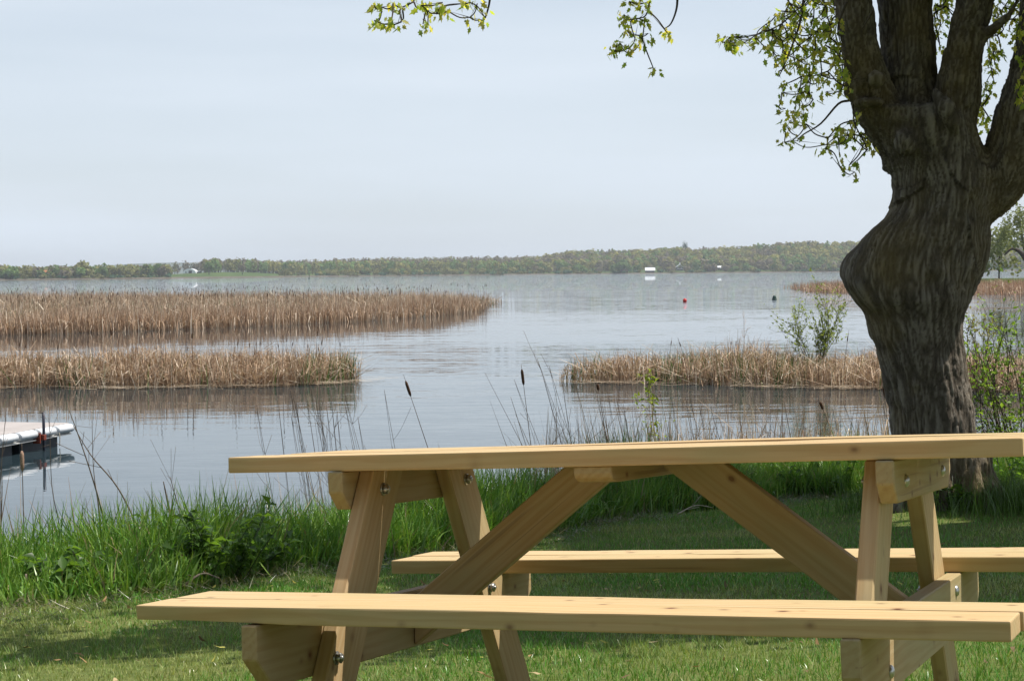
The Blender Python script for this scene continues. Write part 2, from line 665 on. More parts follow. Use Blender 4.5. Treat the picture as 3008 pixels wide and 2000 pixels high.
def far_z(sx, r):
    t = np.clip(r / 430.0, 0, 1)
    return 0.25 + np.minimum(r, 20) * 0.05 + rise(sx) * (t * t * (3 - 2 * t)) * (0.88 + 0.12 * vnoise(sx / 60.0, r / 120.0, 4)) + 4.0 * np.clip(r / 160.0, 0, 1) * np.exp(-((sx - 520) / 130.0) ** 2)


def far_pt(sx, r):
    d = shore_d(sx) + r
    return np.stack([AZ(sx) * d, d, far_z(sx, r)], -1)


fx = np.arange(-900, 3301, 12.0)
fr = np.array([-6, 0, 10, 30, 60, 100, 150, 200, 260, 330, 400, 480, 600, 1400.0])
SX, R_ = np.meshgrid(fx, fr)
FP = far_pt(SX, R_)
FP[0, :, 2] = -1.0
nx = len(fx)
ii, jj = np.meshgrid(np.arange(nx - 1), np.arange(len(fr) - 1))
q = (jj * nx + ii).ravel()
tf = NT('far_meadow', 0.95, 0.05)
nv = tf.noise(tf.coord('Object'), 0.02, 4)
tf.base(tf.ramp(nv, [(0.35, (0.05, 0.085, 0.024)), (0.65, (0.08, 0.115, 0.034))]))
tag(link('far_shore', mesh_np('far_shore', FP.reshape(-1, 3), np.stack([q, q + 1, q + nx + 1, q + nx], 1), smooth=True), tf.m), kind='structure')
# stony beach strip at the water's edge
bz = np.arange(-100, 2460, 10.0)
bv = np.concatenate([far_pt(bz, np.full(len(bz), -3.0)), far_pt(bz, 4 + 5 * vnoise(bz / 60, bz * 0, 2))])
bv[:len(bz), 2] = 0.02
bv[len(bz):, 2] += 0.45
n_ = len(bz)
bf = np.stack([np.arange(n_ - 1), np.arange(1, n_), n_ + np.arange(1, n_), n_ + np.arange(n_ - 1)], 1)
tag(link('far_beach', mesh_np('far_beach', bv, bf), plain('stony_beach', (0.11, 0.092, 0.07), 0.9, 0.1, 0, 0.3, 0.2)), kind='structure')
# blue hill behind the gap on the left
bx = np.arange(-300, 900, 20.0)
bd = 6200.0
top = 22 + 30 * np.exp(-((bx - 400) / 260.0) ** 2)
bv = np.concatenate([np.stack([AZ(bx) * bd, bx * 0 + bd, bx * 0 - 2], 1), np.stack([AZ(bx) * (bd + 900), bx * 0 + bd + 900, top * 1.05], 1), np.stack([AZ(bx) * (bd + 2500), bx * 0 + bd + 2500, bx * 0], 1)])
n_ = len(bx)
b0 = np.stack([np.arange(n_ - 1), np.arange(1, n_), n_ + np.arange(1, n_), n_ + np.arange(n_ - 1)], 1)
tag(link('distant_hill', mesh_np('distant_hill', bv, np.concatenate([b0, b0 + n_]), smooth=True), plain('distant_woods', (0.05, 0.075, 0.04), 0.9, 0.05, 0, 0.3, 0.01)), kind='structure')

M_WOODS = leafy('spring_woods', 0.35, 0.8, 0.08, (1, 1, 0.7))


def crown_quads(c, rx, rz, n, col, bag, size=0.26, flat=0.0, inner=0.45):
    """leaf clumps spread through an uneven crown"""
    d = rng.normal(size=(n, 3))
    d /= np.linalg.norm(d, axis=1)[:, None]
    ph = rng.uniform(0, 6.28, 3)
    lob = 1 + 0.22 * np.sin(3 * np.arctan2(d[:, 1], d[:, 0]) + ph[0]) * np.sin(2.2 * d[:, 2] * 2 + ph[1])
    rad = (inner + (1 - inner) * rng.uniform(0, 1, n) ** 0.5) * lob
    P = c + d * rad[:, None] * np.array([rx, rx, rz])
    nrm = d + rng.normal(size=(n, 3)) * 0.4
    nrm /= np.linalg.norm(nrm, axis=1)[:, None]
    a = np.cross(nrm, rng.normal(size=(n, 3)))
    a /= np.linalg.norm(a, axis=1)[:, None]
    b = np.cross(nrm, a)
    s = (size * rx * rng.uniform(0.6, 1.35, n))[:, None]
    Q = np.stack([P - a * s - b * s * 0.6, P + a * s * 0.7 - b * s, P + a * s + b * s * 0.7, P - a * s * 0.6 + b * s], 1).reshape(-1, 3)
    Fq = np.arange(4 * n).reshape(-1, 4)
    tint = np.repeat(1.7 * col * rng.uniform(0.88, 1.12, (n, 1)), 4, 0)
    bag.add(Q, Fq, tint)


OLIVE, YOL, GREY, GREEN, BROWN, RUSTY, DGREEN = [np.array(c) for c in ((0.125, 0.125, 0.046), (0.165, 0.155, 0.05), (0.112, 0.098, 0.074), (0.085, 0.13, 0.042), (0.115, 0.102, 0.068), (0.125, 0.105, 0.058), (0.022, 0.042, 0.024))]
wood = Bag()
trk = Bag()


def put_far_tree(sx, r, h, w, col, n=54):
    p = far_pt(np.array(sx), np.array(r))
    crown_quads(p + np.array([0, 0, h * 0.56]), w, h * 0.47, n, col, wood)
    V_, F_ = tube([p, p + np.array([0.2, 0, h * 0.5])], [0.35, 0.15], 4)
    wood.add(V_, F_, np.array([0.07, 0.055, 0.045]))


cnt = 0
while cnt < 3000:
    sx = rng.uniform(-250, 2600)
    r = rng.uniform(6, 470) ** 1.0
    if sx < 400 and r > 200:
        continue
    if 392 < sx < 470 and r < 420:
        continue
    if 392 < sx < 655 and r < 150 and rng.uniform() > 0.02:
        continue
    if (abs(sx - 1498) < 17 and r < 45) or (abs(sx - 1566) < 13 and r < 60) or (abs(sx - 1658) < 11 and r < 70) or (abs(sx - 1614) < 7 and r < 80) or (abs(sx - 112) < 9 and r < 50):
        continue
    u = rng.uniform()
    nzv = vnoise(np.array(sx / 45.0), np.array(r / 70.0), 11)
    if sx < 400:
        col = OLIVE if u < 0.45 else (GREEN if u < 0.72 else (BROWN if u < 0.9 else YOL))
        h, w = rng.uniform(7, 12), rng.uniform(3.5, 5.5)
    elif sx < 1230:
        if r > 190:
            col = GREY * 1.05 if u < 0.55 else (BROWN if u < 0.85 else OLIVE)
        elif r > 70:
            col = GREEN * 1.15 if u < 0.5 else (YOL if u < 0.7 else OLIVE)
        else:
            col = OLIVE if u < 0.5 else (YOL * 0.9 if u < 0.8 else GREEN)
        h, w = (rng.uniform(12, 16), rng.uniform(3.4, 5.0)) if r > 60 else (rng.uniform(4, 8), rng.uniform(3, 4.6))
    else:
        if nzv > 0.62:
            col = GREY if u < 0.6 else BROWN
        elif nzv > 0.3:
            col = YOL if u < 0.38 else (OLIVE if u < 0.75 else (RUSTY if u < 0.85 else GREEN))
        else:
            col = OLIVE if u < 0.4 else (GREEN if u < 0.75 else BROWN)
        if r < 70:
            col = GREEN * 0.9 if u < 0.4 else (BROWN if u < 0.7 else OLIVE)
        h, w = (rng.uniform(11, 16), rng.uniform(4.2, 6.8)) if r > 50 else (rng.uniform(5, 11), rng.uniform(3.5, 5.5))
    put_far_tree(sx, r, h, w, col * rng.uniform(0.85, 1.15), 58 if r > 60 else 72)
    cnt += 1
# low shrubs along the waterline
for sx in np.arange(-200, 2600, 7.0):
    if abs(sx - 1498) < 20 or abs(sx - 1566) < 14 or abs(sx - 1658) < 12:
        continue
    if 392 < sx < 650 and rng.uniform() > 0.12 or 2000 < sx < 2230 or 1640 < sx < 1780 and rng.uniform() > 0.3:
        continue
    if rng.uniform() < 0.45:
        put_far_tree(sx, rng.uniform(1, 12), rng.uniform(2.0, 4.5), rng.uniform(2.5, 4.5), (DGREEN * 2.2 if rng.uniform() < 0.4 else OLIVE * 0.8), 34)
tag(link('far_woods', wood.mesh('far_woods'), M_WOODS), 'hazy spring woodland covering the hills beyond the lake', 'woodland', kind='stuff')

M_FTRUNK = plain('far_trunk', (0.07, 0.055, 0.045), 0.9, 0.05)


def far_tree(name, label, sx, r, h, w, col, n=240, group=None, conifer=False):
    p = far_pt(np.array(sx), np.array(r))
    root = empty(name, p)
    tag(root, label, 'tree', group)
    b = Bag()
    if conifer:
        for k in range(7):
            t = k / 6.0
            crown_quads(np.array([rng.uniform(-.4, .4), rng.uniform(-.4, .4), h * (0.3 + 0.68 * t)]), w * (1.0 - 0.72 * t), h * 0.09, n // 7, col, b, 0.34)
    else:
        for k in range(5):
            o = rng.normal(size=3) * np.array([w * 0.42, w * 0.42, h * 0.13])
            crown_quads(np.array([0, 0, h * 0.58]) + o, w * 0.66, h * 0.32, n // 5, col * rng.uniform(0.85, 1.15), b, 0.22)
    link('crown', b.mesh('crown'), M_WOODS, root)
    V_, F_ = tube([(0, 0, -0.5), (0.1, 0, h * 0.35), (0.2, 0.1, h * 0.75)], [w * 0.09, w * 0.07, w * 0.025], 6)
    link('trunk', mesh_np('trunk', V_, F_), M_FTRUNK, root)


G1 = 'single trees along the far left shore'
far_tree('broadleaf_tree', 'large round yellow-olive tree, tallest on the far left shore', 186, 25, 14.5, 6.6, OLIVE * 1.25, 420, G1)
far_tree('broadleaf_tree', 'grey-brown tree just left of the tallest far-shore tree', 148, 25, 11.5, 6.5, GREY * 1.15, 300, G1)
far_tree('broadleaf_tree', 'round olive tree midway between the tallest far tree and the green pair', 278, 30, 12.5, 6.8, OLIVE * 1.15, 360, G1)
far_tree('broadleaf_tree', 'dense green tree, left of the green pair on the far left shore', 340, 25, 12.6, 6.0, GREEN * 0.95, 380, G1)
far_tree('broadleaf_tree', 'dense green tree, right of the green pair beside the field gap', 368, 30, 12.2, 6.2, GREEN * 0.9, 380, G1)
far_tree('broadleaf_tree', 'round green bush-like tree near the left picture edge', 16, 12, 8.0, 6.0, GREEN * 1.05, 260, G1)
far_tree('broadleaf_tree', 'low green tree in front of the orange-roofed house', 103, 10, 8.0, 5.2, GREEN * 0.95, 260, G1)
far_tree('broadleaf_tree', 'bare brown tree standing right behind the white arched barn', 452, 260, 13.5, 5.0, BROWN, 240, G1)
far_tree('broadleaf_tree', 'green tree at the left end of the brown wood beside the field', 483, 70, 13.0, 5.6, GREEN * 1.0, 300, G1)
far_tree('broadleaf_tree', 'brown tree standing alone before the green field', 560, 60, 12.0, 4.6, BROWN, 240, G1)
far_tree('broadleaf_tree', 'broad green willow-like tree on the shore left of the white boathouse', 1432, 12, 15.0, 9.0, GREEN * 0.85, 420, G1)
PINES = [(1579, 430, 23, 4.6, 'tall dark pine rising above the ridge over the lake house'), (1355, 440, 17, 2.6, 'dark pine poking above the ridge left of the boathouse'), (1404, 440, 17, 2.6, 'small dark pine on the skyline above the boathouse'),
         (1862, 300, 17, 4.6, 'dark spreading pine, leftmost of three on the right slope'), (1884, 300, 16, 4.0, 'dark pine, middle one of three on the right slope'), (1905, 290, 15, 3.8, 'dark pine, rightmost of three on the right slope'),
         (1622, 120, 16, 3.0, 'dark narrow pine just right of the lake house'), (1820, 330, 15, 3.2, 'dark pine standing alone left of the three slope pines'), (1950, 320, 15, 3.0, 'dark pine close to the big tree trunk on the right slope')]
for sx, r, h, w, lab in PINES:
    far_tree('pine_tree', lab, sx, r, h, w, DGREEN * 1.3, 280, 'dark pines on the wooded hill', r < 425)

# buildings
M_WHITE = plain('white_paint', (0.80, 0.80, 0.78), 0.6, 0.3, 0, 0.04)
M_METAL = plain('white_metal_roof', (0.78, 0.80, 0.82), 0.4, 0.5, 0, 0.05)
M_DARK = plain('dark_timber', (0.035, 0.05, 0.045), 0.8, 0.2)
M_PANE = plain('window_glass', (0.02, 0.03, 0.035), 0.1, 0.5)
M_ORANGE = plain('orange_roof', (0.48, 0.20, 0.10), 0.8, 0.1)
M_GREYROOF = plain('grey_roof', (0.55, 0.56, 0.56), 0.7, 0.2)


def part_box(name, mat, parent, c, s, bev=0.0):
    o = link(name, bm_mesh(name, box_bm(*s, bev)), mat, parent)
    o.location = c
    return o


def gable(name, mat, parent, c, lx, ly, h, over=0.4, axis='x'):
    poly = [(-ly / 2 - over, 0), (0, h), (ly / 2 + over, 0), (ly / 2 + over, -0.25), (0, h - 0.3), (-ly / 2 - over, -0.25)]
    o = link(name, bm_mesh(name, prism_bm(poly, lx + 2 * over, axis, 0)), mat, parent)
    o.location = c
    return o


p = far_pt(np.array(1498.0), np.array(8.0))
b = empty('boathouse', (p[0], p[1], 0.6))
tag(b, 'long white-roofed boathouse on dark posts at the far water edge', 'building')
part_box('wall', M_DARK, b, (0, 2.2, 1.5), (11.0, 3.6, 2.4))
poly = [(-3.2, 3.0), (0.4, 6.6), (0.6, 6.6), (3.8, 3.0), (3.6, 2.8), (0.5, 6.2), (-3.0, 2.8)]
o = link('roof', bm_mesh('roof', prism_bm(poly, 12.4, 'x', 0)), M_METAL, b)
for dx in (-5.0, -1.7, 1.7, 5.0):
    part_box('post', M_DARK, b, (dx, -2.4, 1.35), (0.35, 0.35, 3.0))
for dx in (-3.2, 0.1, 3.3):
    part_box('door', M_PANE, b, (dx, 0.36, 1.3), (2.2, 0.12, 1.8))

p = far_pt(np.array(1566.0), np.array(26.0))
b = empty('lake_house', (p[0], p[1], p[2] + 1.5))
tag(b, 'dark lake house with white gable trim and white chimney among trees', 'building')
part_box('wall', M_DARK, b, (0, 0, 2.3), (8.0, 7.0, 4.6))
rf = gable('roof', M_METAL, b, (0, 0, 4.6), 7.0, 8.0, 3.4, 0.5, 'y')
part_box('chimney', M_WHITE, rf, (0.4, 0, 3.6), (1.2, 1.2, 3.4))
part_box('porch', M_WHITE, b, (0, -4.3, 2.2), (8.4, 1.6, 0.3))
for dx in (-3.8, 0, 3.8):
    part_box('porch_post', M_WHITE, b, (dx, -4.9, 1.0), (0.22, 0.22, 2.2))
for dx in (-2.2, 2.2):
    w_ = part_box('window', M_WHITE, b, (dx, -3.55, 3.5), (1.5, 0.12, 1.5))
    part_box('pane', M_PANE, w_, (0, -0.08, 0), (1.2, 0.06, 1.2))

p = far_pt(np.array(1658.0), np.array(40.0))
b = empty('cottage', (p[0], p[1], p[2] + 2.2))
tag(b, 'small white-roofed cottage, rightmost building on the far shore', 'building')
part_box('wall', M_DARK, b, (0, 0, 1.3), (4.6, 4.0, 2.6))
gable('roof', M_METAL, b, (0, 0, 2.6), 4.6, 4.0, 2.0, 0.4)
part_box('window', M_WHITE, b, (0.9, -2.05, 1.5), (1.1, 0.12, 1.0))
p = far_pt(np.array(1614.0), np.array(60.0))
b = empty('shed', (p[0], p[1], p[2] + 2.0))
tag(b, 'low pale grey roofed shed half hidden between lake house and cottage', 'building')
part_box('wall', M_DARK, b, (0, 0, 1.0), (3.4, 3.0, 2.0))
gable('roof', M_GREYROOF, b, (0, 0, 2.0), 3.4, 3.0, 1.1, 0.3)

p = far_pt(np.array(441.0), np.array(210.0))
b = empty('arched_barn', (p[0], p[1], p[2] + 0.3))
tag(b, 'white arched quonset barn on the green field across the lake', 'building')
arc = [(-7.2, 0)] + [(7.2 * -math.cos(t), 5.0 * math.sin(t)) for t in np.linspace(0.05, math.pi - 0.05, 18)] + [(7.2, 0)]
link('shell', bm_mesh('shell', prism_bm(arc, 16.0, 'y', 0)), M_METAL, b)
part_box('door', M_PANE, b, (1.0, -8.06, 1.5), (3.4, 0.15, 3.0))
part_box('side_door', M_PANE, b, (-3.6, -8.06, 1.0), (1.0, 0.15, 2.0))
part_box('annex', M_DARK, b, (9.0, 1.0, 0.9), (5.0, 6.0, 1.8))
p = far_pt(np.array(112.0), np.array(32.0))
b = empty('orange_roofed_house', (p[0], p[1], p[2] + 1.2))
tag(b, 'house with orange roof peeking between trees on the far left', 'building')
part_box('wall', M_WHITE, b, (0, 0, 1.6), (6.0, 5.0, 3.2))
gable('roof', M_ORANGE, b, (0, 0, 3.2), 6.0, 5.0, 2.6, 0.4)
part_box('window', M_PANE, b, (-1.2, -2.55, 1.8), (1.1, 0.12, 1.2))

# channel marker and buoys
M_RED = plain('red_buoy', (0.62, 0.035, 0.025), 0.35, 0.5, 0, 0.1)
M_DKGREEN = plain('dark_green_buoy', (0.015, 0.05, 0.035), 0.45, 0.4, 0, 0.2)


def lathe(prof, sides=20):
    P = np.array(prof, float)
    th = np.linspace(0, 2 * np.pi, sides, endpoint=False)
    V_ = np.stack([P[:, None, 0] * np.cos(th), P[:, None, 0] * np.sin(th), np.broadcast_to(P[:, None, 1], (len(P), sides))], -1).reshape(-1, 3)
    F_ = [(i * sides + j, i * sides + (j + 1) % sides, (i + 1) * sides + (j + 1) % sides, (i + 1) * sides + j) for i in range(len(P) - 1) for j in range(sides)]
    return V_, np.array(F_)


def lathe_obj(name, prof, mat, parent=None, loc=(0, 0, 0), sides=20):
    V_, F_ = lathe(prof, sides)
    o = link(name, mesh_np(name, V_, F_, smooth=True), mat, parent)
    o.location = loc
    return o


p = on_water(1577, 695)
b = empty('red_buoy', (p[0], p[1], 0))
b.scale = (0.72, 0.72, 0.72)
tag(b, 'round red mooring buoy floating on the open water', 'buoy')
lathe_obj('float', [(0.001, -0.1), (0.16, -0.06), (0.22, 0.04), (0.235, 0.16), (0.21, 0.28), (0.13, 0.37), (0.05, 0.40), (0.001, 0.40)], M_RED, b)
lathe_obj('ring', [(0.001, 0.39), (0.035, 0.40), (0.035, 0.44), (0.02, 0.46), (0.001, 0.46)], M_GALV, b, sides=10)
p = on_water(1783, 690)
b = empty('green_buoy', (p[0], p[1], 0))
tag(b, 'dark green can-shaped buoy to the right of the red buoy', 'buoy')
lathe_obj('float', [(0.001, -0.1), (0.19, -0.08), (0.2, 0.02), (0.17, 0.2), (0.12, 0.34), (0.10, 0.36), (0.001, 0.36)], M_DKGREEN, b)
lathe_obj('base_collar', [(0.19, 0.0), (0.225, 0.01), (0.225, 0.06), (0.19, 0.07)], M_DKGREEN, b)
p = on_water(712, 641.5)
b = empty('channel_marker', (p[0], p[1], 0))
tag(b, 'tiny dark channel marker post far out on the lake', 'buoy')
lathe_obj('float', [(0.001, -0.2), (0.5, -0.1), (0.55, 0.3), (0.3, 0.6), (0.001, 0.6)], M_DKGREEN, b, sides=10)
lathe_obj('post', [(0.16, 0.55), (0.16, 2.2), (0.25, 2.3), (0.25, 2.9), (0.001, 2.95)], M_DKGREEN, b, sides=8)

# ------------------------------------------------------------------ reed beds
TANS = np.array([(0.40, 0.29, 0.19), (0.32, 0.22, 0.14), (0.24, 0.155, 0.10), (0.56, 0.45, 0.33), (0.18, 0.12, 0.078), (0.64, 0.55, 0.42)])
TW = np.array([0.3, 0.27, 0.17, 0.13, 0.08, 0.05])


def reed_tints(n, warm=1.0):
    c = TANS[rng.choice(len(TANS), n, p=TW)] * rng.uniform(0.75, 1.2, (n, 1)) * np.array([1.30, 1.34, 1.42])
    return c * np.array([1, warm, warm ** 1.5])


def inside(poly, x, y):
    r = np.zeros(len(x), bool)
    px, py = poly[:, 0], poly[:, 1]
    j = len(poly) - 1
    for i in range(len(poly)):
        c = ((py[i] > y) != (py[j] > y)) & (x < (px[j] - px[i]) * (y - py[i]) / (py[j] - py[i] + 1e-12) + px[i])
        r ^= c
        j = i
    return r


def sample_poly(poly, n):
    lo, hi = poly.min(0), poly.max(0)
    out = []
    tot = 0
    while tot < n:
        q_ = rng.uniform(lo, hi, (n * 2, 2))
        q_ = q_[inside(poly, q_[:, 0], q_[:, 1])]
        out.append(q_)
        tot += len(q_)
    return np.concatenate(out)[:n]


def edge_dist(poly, q_):
    d = np.full(len(q_), 1e9)
    for i in range(len(poly)):
        a, b_ = poly[i], poly[(i + 1) % len(poly)]
        ab = b_ - a
        t = np.clip(((q_ - a) @ ab) / (ab @ ab), 0, 1)
        d = np.minimum(d, np.linalg.norm(q_ - a - t[:, None] * ab, axis=1))
    return d


def reed_bed(name, label, poly, n, h, w, bag_extra=None, broken=0.45, warm=1.0, green=0.05, seg=3, hn=0.35, mat_litter=True, taper=1.2, rag=0.9):
    poly = np.array(poly, float)
    dense = []
    for i in range(len(poly)):           # ragged outline: bays and spurs along the edge
        a_, b_ = poly[i], poly[(i + 1) % len(poly)]
        m_ = max(1, int(np.linalg.norm(b_ - a_) / rag))
        for j in range(m_):
            p_ = a_ + (b_ - a_) * j / m_
            dense.append(p_ + (np.array([vnoise(p_[0:1] / rag, p_[1:2] / rag, 3)[0], vnoise(p_[0:1] / rag, p_[1:2] / rag, 8)[0]]) - 0.5) * np.array([0.9, 0.8]) * rag)
    poly = np.array(dense)
    q_ = sample_poly(poly, n)
    ed = edge_dist(poly, q_)
    # clumpy outline and uneven height
    hs = h * (0.55 + 0.45 * np.clip(ed / taper, 0, 1)) * (1 - hn + 2 * hn * fbm(q_[:, 0] * 0.55, q_[:, 1] * 0.55, 21, 3)) * rng.uniform(0.72, 1.12, n)
    keep = (ed > 0.25 * fbm(q_[:, 0] * 1.3, q_[:, 1] * 1.3, 17, 2)) & (fbm(q_[:, 0] * 1.1, q_[:, 1] * 1.1, 29, 2) > 0.24)
    q_, hs, ed = q_[keep], hs[keep], ed[keep]
    n = len(q_)
    P = np.column_stack([q_, np.full(n, -0.03)])
    az = rng.uniform(0, 2 * np.pi, n)
    lean = np.abs(rng.normal(0, 0.20, n)) + np.where(rng.uniform(0, 1, n) < 0.15, rng.uniform(0.2, 0.7, n), 0)
    bend = np.abs(rng.normal(0.12, 0.2, n))
    brk = rng.uniform(0, 1, n) < broken
    kang = np.where(brk, rng.uniform(0.6, 2.0, n), 0.0)
    hs = np.where(brk, hs * 1.15, hs)
    bag = Bag()
    tin = reed_tints(n, warm)
    gm = (rng.uniform(0, 1, n) < green * (0.3 + 3.0 * (fbm(q_[:, 0] * 0.7, q_[:, 1] * 0.7, 41, 2) > 0.57)))
    tin[gm] = np.array([0.075, 0.14, 0.035]) * rng.uniform(0.8, 1.5, (gm.sum(), 1))
    hs = np.where(gm, np.minimum(hs, h * 0.8), hs)
    kang = np.where(gm, 0, kang)
    V_, F_, k_ = blades(P, hs, w * rng.uniform(0.6, 1.5, n), az, lean, bend, seg, kink=(0.62 if seg == 3 else 0.5, kang))
    bag.add(V_, F_, np.repeat(tin, k_, 0))
    if mat_litter:      # collapsed stalks lying in the bed and along its edge
        m = int(n * 0.38)
        idx = rng.choice(n, m)
        Pl = P[idx] + np.column_stack([rng.normal(0, 0.15, m), rng.normal(0, 0.15, m), rng.uniform(0.03, 0.75, m) * hs[idx] * 0.75])
        V_, F_, k_ = blades(Pl, rng.uniform(0.35, 0.95, m) * h, w * rng.uniform(0.8, 1.7, m), rng.uniform(0, 2 * np.pi, m), rng.uniform(0.95, 1.75, m), 0.1, 1, tip=0.5)
        bag.add(V_, F_, np.repeat(TANS[rng.choice([0, 3, 5, 1], m)] * rng.uniform(0.8, 1.15, (m, 1)), k_, 0))
    # dead litter floor just above the water
    o = link(name, bag.mesh(name), M_REED)
    tag(o, label, 'reeds', kind='stuff')
    return q_


LPOLY = [(-19, 41.5), (-14, 41.3), (-11.9, 41.1), (-8.75, 40.5), (-6.4, 40.8), (-4.7, 41.3), (-3.3, 43.2), (-3.9, 44.3), (-6, 44.8), (-9, 44.4), (-12, 44.6), (-16, 45), (-20, 45.5)]
ql = reed_bed('reed_bed', 'nearer tan cattail bed in the inlet, behind the dock', LPOLY, 15500, 1.0, 0.021, green=0.10, broken=0.62)
RPOLY = [(1.2, 41.6), (3.2, 40.5), (5.9, 38.9), (8.1, 38.3), (10.5, 36.3), (14, 35), (18, 34.5), (18, 38.5), (13, 40.5), (9.5, 41.8), (6.5, 42.6), (3.5, 43.5), (1.5, 43.2)]
qr = reed_bed('reed_bed', 'tan cattail bed left of and behind the big tree trunk', RPOLY, 15500, 0.95, 0.021, green=0.08, broken=0.62)
FPOLY = [(-60, 76), (-36, 77.5), (-22.9, 79.3), (-18, 83.8), (-12.8, 90.5), (-8, 98.8), (-5, 110), (-2.9, 122), (-1.0, 147), (-3.5, 157), (-12, 166), (-25, 174), (-45, 184), (-75, 195), (-100, 190)]
qf = reed_bed('reed_bed', 'wide far tan reed bed stretching in from the left edge', FPOLY, 62000, 1.30, 0.038, warm=0.97, broken=0.35, green=0.04, seg=2, hn=0.16, taper=2.5, rag=3.0)
fp = np.array(FPOLY)
front = Bag()
# denser growth along the visible front edge of the far bed
nf = 27000
tpar = rng.uniform(0.6, 7.0, nf)
ip = np.floor(tpar).astype(int)
ft = tpar - ip
fq = fp[ip] * (1 - ft)[:, None] + fp[ip + 1] * ft[:, None] + np.column_stack([rng.normal(0, 0.5, nf), np.abs(rng.normal(0.6, 2.6, nf))])
kn = np.where(rng.uniform(0, 1, nf) < 0.4, rng.uniform(0.5, 1.9, nf), 0)
V_, F_, k_ = blades(np.column_stack([fq, np.full(nf, -0.03)]), rng.uniform(0.5, 1.3, nf) * (0.7 + 0.5 * fbm(fq[:, 0] * 0.4, fq[:, 1] * 0.4, 6, 3)), rng.uniform(0.025, 0.05, nf), rng.uniform(0, 6.28, nf), np.abs(rng.normal(0, 0.16, nf)), 0.2, 2, kink=(0.5, kn))
front.add(V_, F_, np.repeat(reed_tints(nf, 0.97), k_, 0))
tag(link('reed_fringe', front.mesh('reed_fringe'), M_REED), 'denser pale reeds along the front edge of the wide far bed', 'reeds', kind='stuff')
DPOLY = [(37.8, 249), (35.0, 207), (36.4, 193), (47.4, 164.5), (60, 158), (85, 155), (110, 160), (110, 215), (80, 235), (55, 250)]
reed_bed('reed_bed', 'distant low brown reed bed behind the big trunk on the right', DPOLY, 26000, 1.35, 0.045, warm=0.82, broken=0.15, green=0.01, seg=2, hn=0.15, mat_litter=True, taper=3.0, rag=6.0)

# floating litter line and dead stems at the feet of the near beds
lit = Bag()
for poly in (LPOLY[1:7], RPOLY[0:6]):
    pp = np.array(poly, float)
    m = 620
    tpar = rng.uniform(0, len(pp) - 1.001, m)
    tpar = tpar[vnoise(tpar * 5.0, tpar * 0, 15) > 0.42]
    m = len(tpar)
    ip = np.floor(tpar).astype(int)
    ft = (tpar - ip)[:, None]
    q_ = pp[ip] * (1 - ft) + pp[ip + 1] * ft + np.column_stack([rng.normal(0, 0.2, m), rng.normal(0.0, 0.26, m)])
    V_, F_, k_ = blades(np.column_stack([q_, rng.uniform(0.008, 0.06, m)]), rng.uniform(0.2, 0.8, m), rng.uniform(0.015, 0.04, m), rng.choice([0, math.pi], m) + rng.normal(0, 0.35, m), 1.5, 0.06, 1, tip=0.6, face=rng.uniform(1.2, 1.9, m))
    lit.add(V_, F_, np.repeat(TANS[rng.choice([3, 5, 0], m)], k_, 0))
tag(link('reed_litter', lit.mesh('reed_litter'), M_REED), 'pale floating reed litter along the feet of both near reed beds', 'litter', kind='stuff')


# standing cattails with seed heads
def cattail_meshes(h, rad=0.004, head=0.16, hr=0.0125, seed=0, bendx=0.0, head_at=0.9):
    z = np.linspace(0, h, 7)
    P = np.stack([bendx * (z / h) ** 1.8 * h, 0.3 * bendx * (z / h) ** 2 * h, z], 1)
    st = tube(P, np.linspace(rad * 1.3, rad * 0.5, 7), 5)
    zt = h * head_at
    f_ = lambda zz: np.stack([bendx * (zz / h) ** 1.8 * h, 0.3 * bendx * (zz / h) ** 2 * h, zz], 1)
    zz = np.linspace(zt - head, zt, 7)
    hd = tube(f_(zz), np.array([0.45, 0.95, 1.05, 1.0, 1.05, 0.9, 0.4]) * hr, 8)
    return mesh_np('stalk', *st, smooth=True), mesh_np('seed_head', *hd, smooth=True)


CT = [cattail_meshes(1.0, 0.005, 0.10, 0.0105, i, b_) for i, b_ in enumerate((0.05, -0.08, 0.14, -0.2))]


def cattail(p, h, label, group, proto=None, rz=0.0):
    st, hd = proto or CT[rng.integers(len(CT))]
    e = empty('cattail', p)
    e.rotation_euler = (rng.normal(0, 0.04), rng.normal(0, 0.06), rz or rng.uniform(0, 6.28))
    e.scale = (h ** 0.4, h ** 0.4, h)
    tag(e, label, 'cattail', group)
    link('stalk', st, M_STALK, e)
    link('seed_head', hd, M_HEAD, e)
    return e


for i in range(34):
    q_ = ql[rng.integers(len(ql))]
    if q_[0] < -12.3:
        continue
    cattail((q_[0], q_[1], 0), rng.uniform(1.05, 1.5), 'thin dark cattail standing above the nearer left reed bed', 'cattails on the left reed bed')
for sxp, syp in ((590, 778), (596, 775), (576, 780), (650, 780), (665, 778), (710, 782), (785, 778), (736, 790), (360, 792), (430, 790), (540, 775)):
    p = at(sxp, syp, 43.2)
    cattail((p[0], 43.2, 0), p[2], 'thin dark cattail standing above the nearer left reed bed', 'cattails on the left reed bed')
for i in range(20):
    q_ = qr[rng.integers(len(qr))]
    if q_[0] > 12:
        continue
    cattail((q_[0], q_[1], 0), rng.uniform(0.95, 1.4), 'thin dark cattail standing above the right reed bed', 'cattails on the right reed bed')

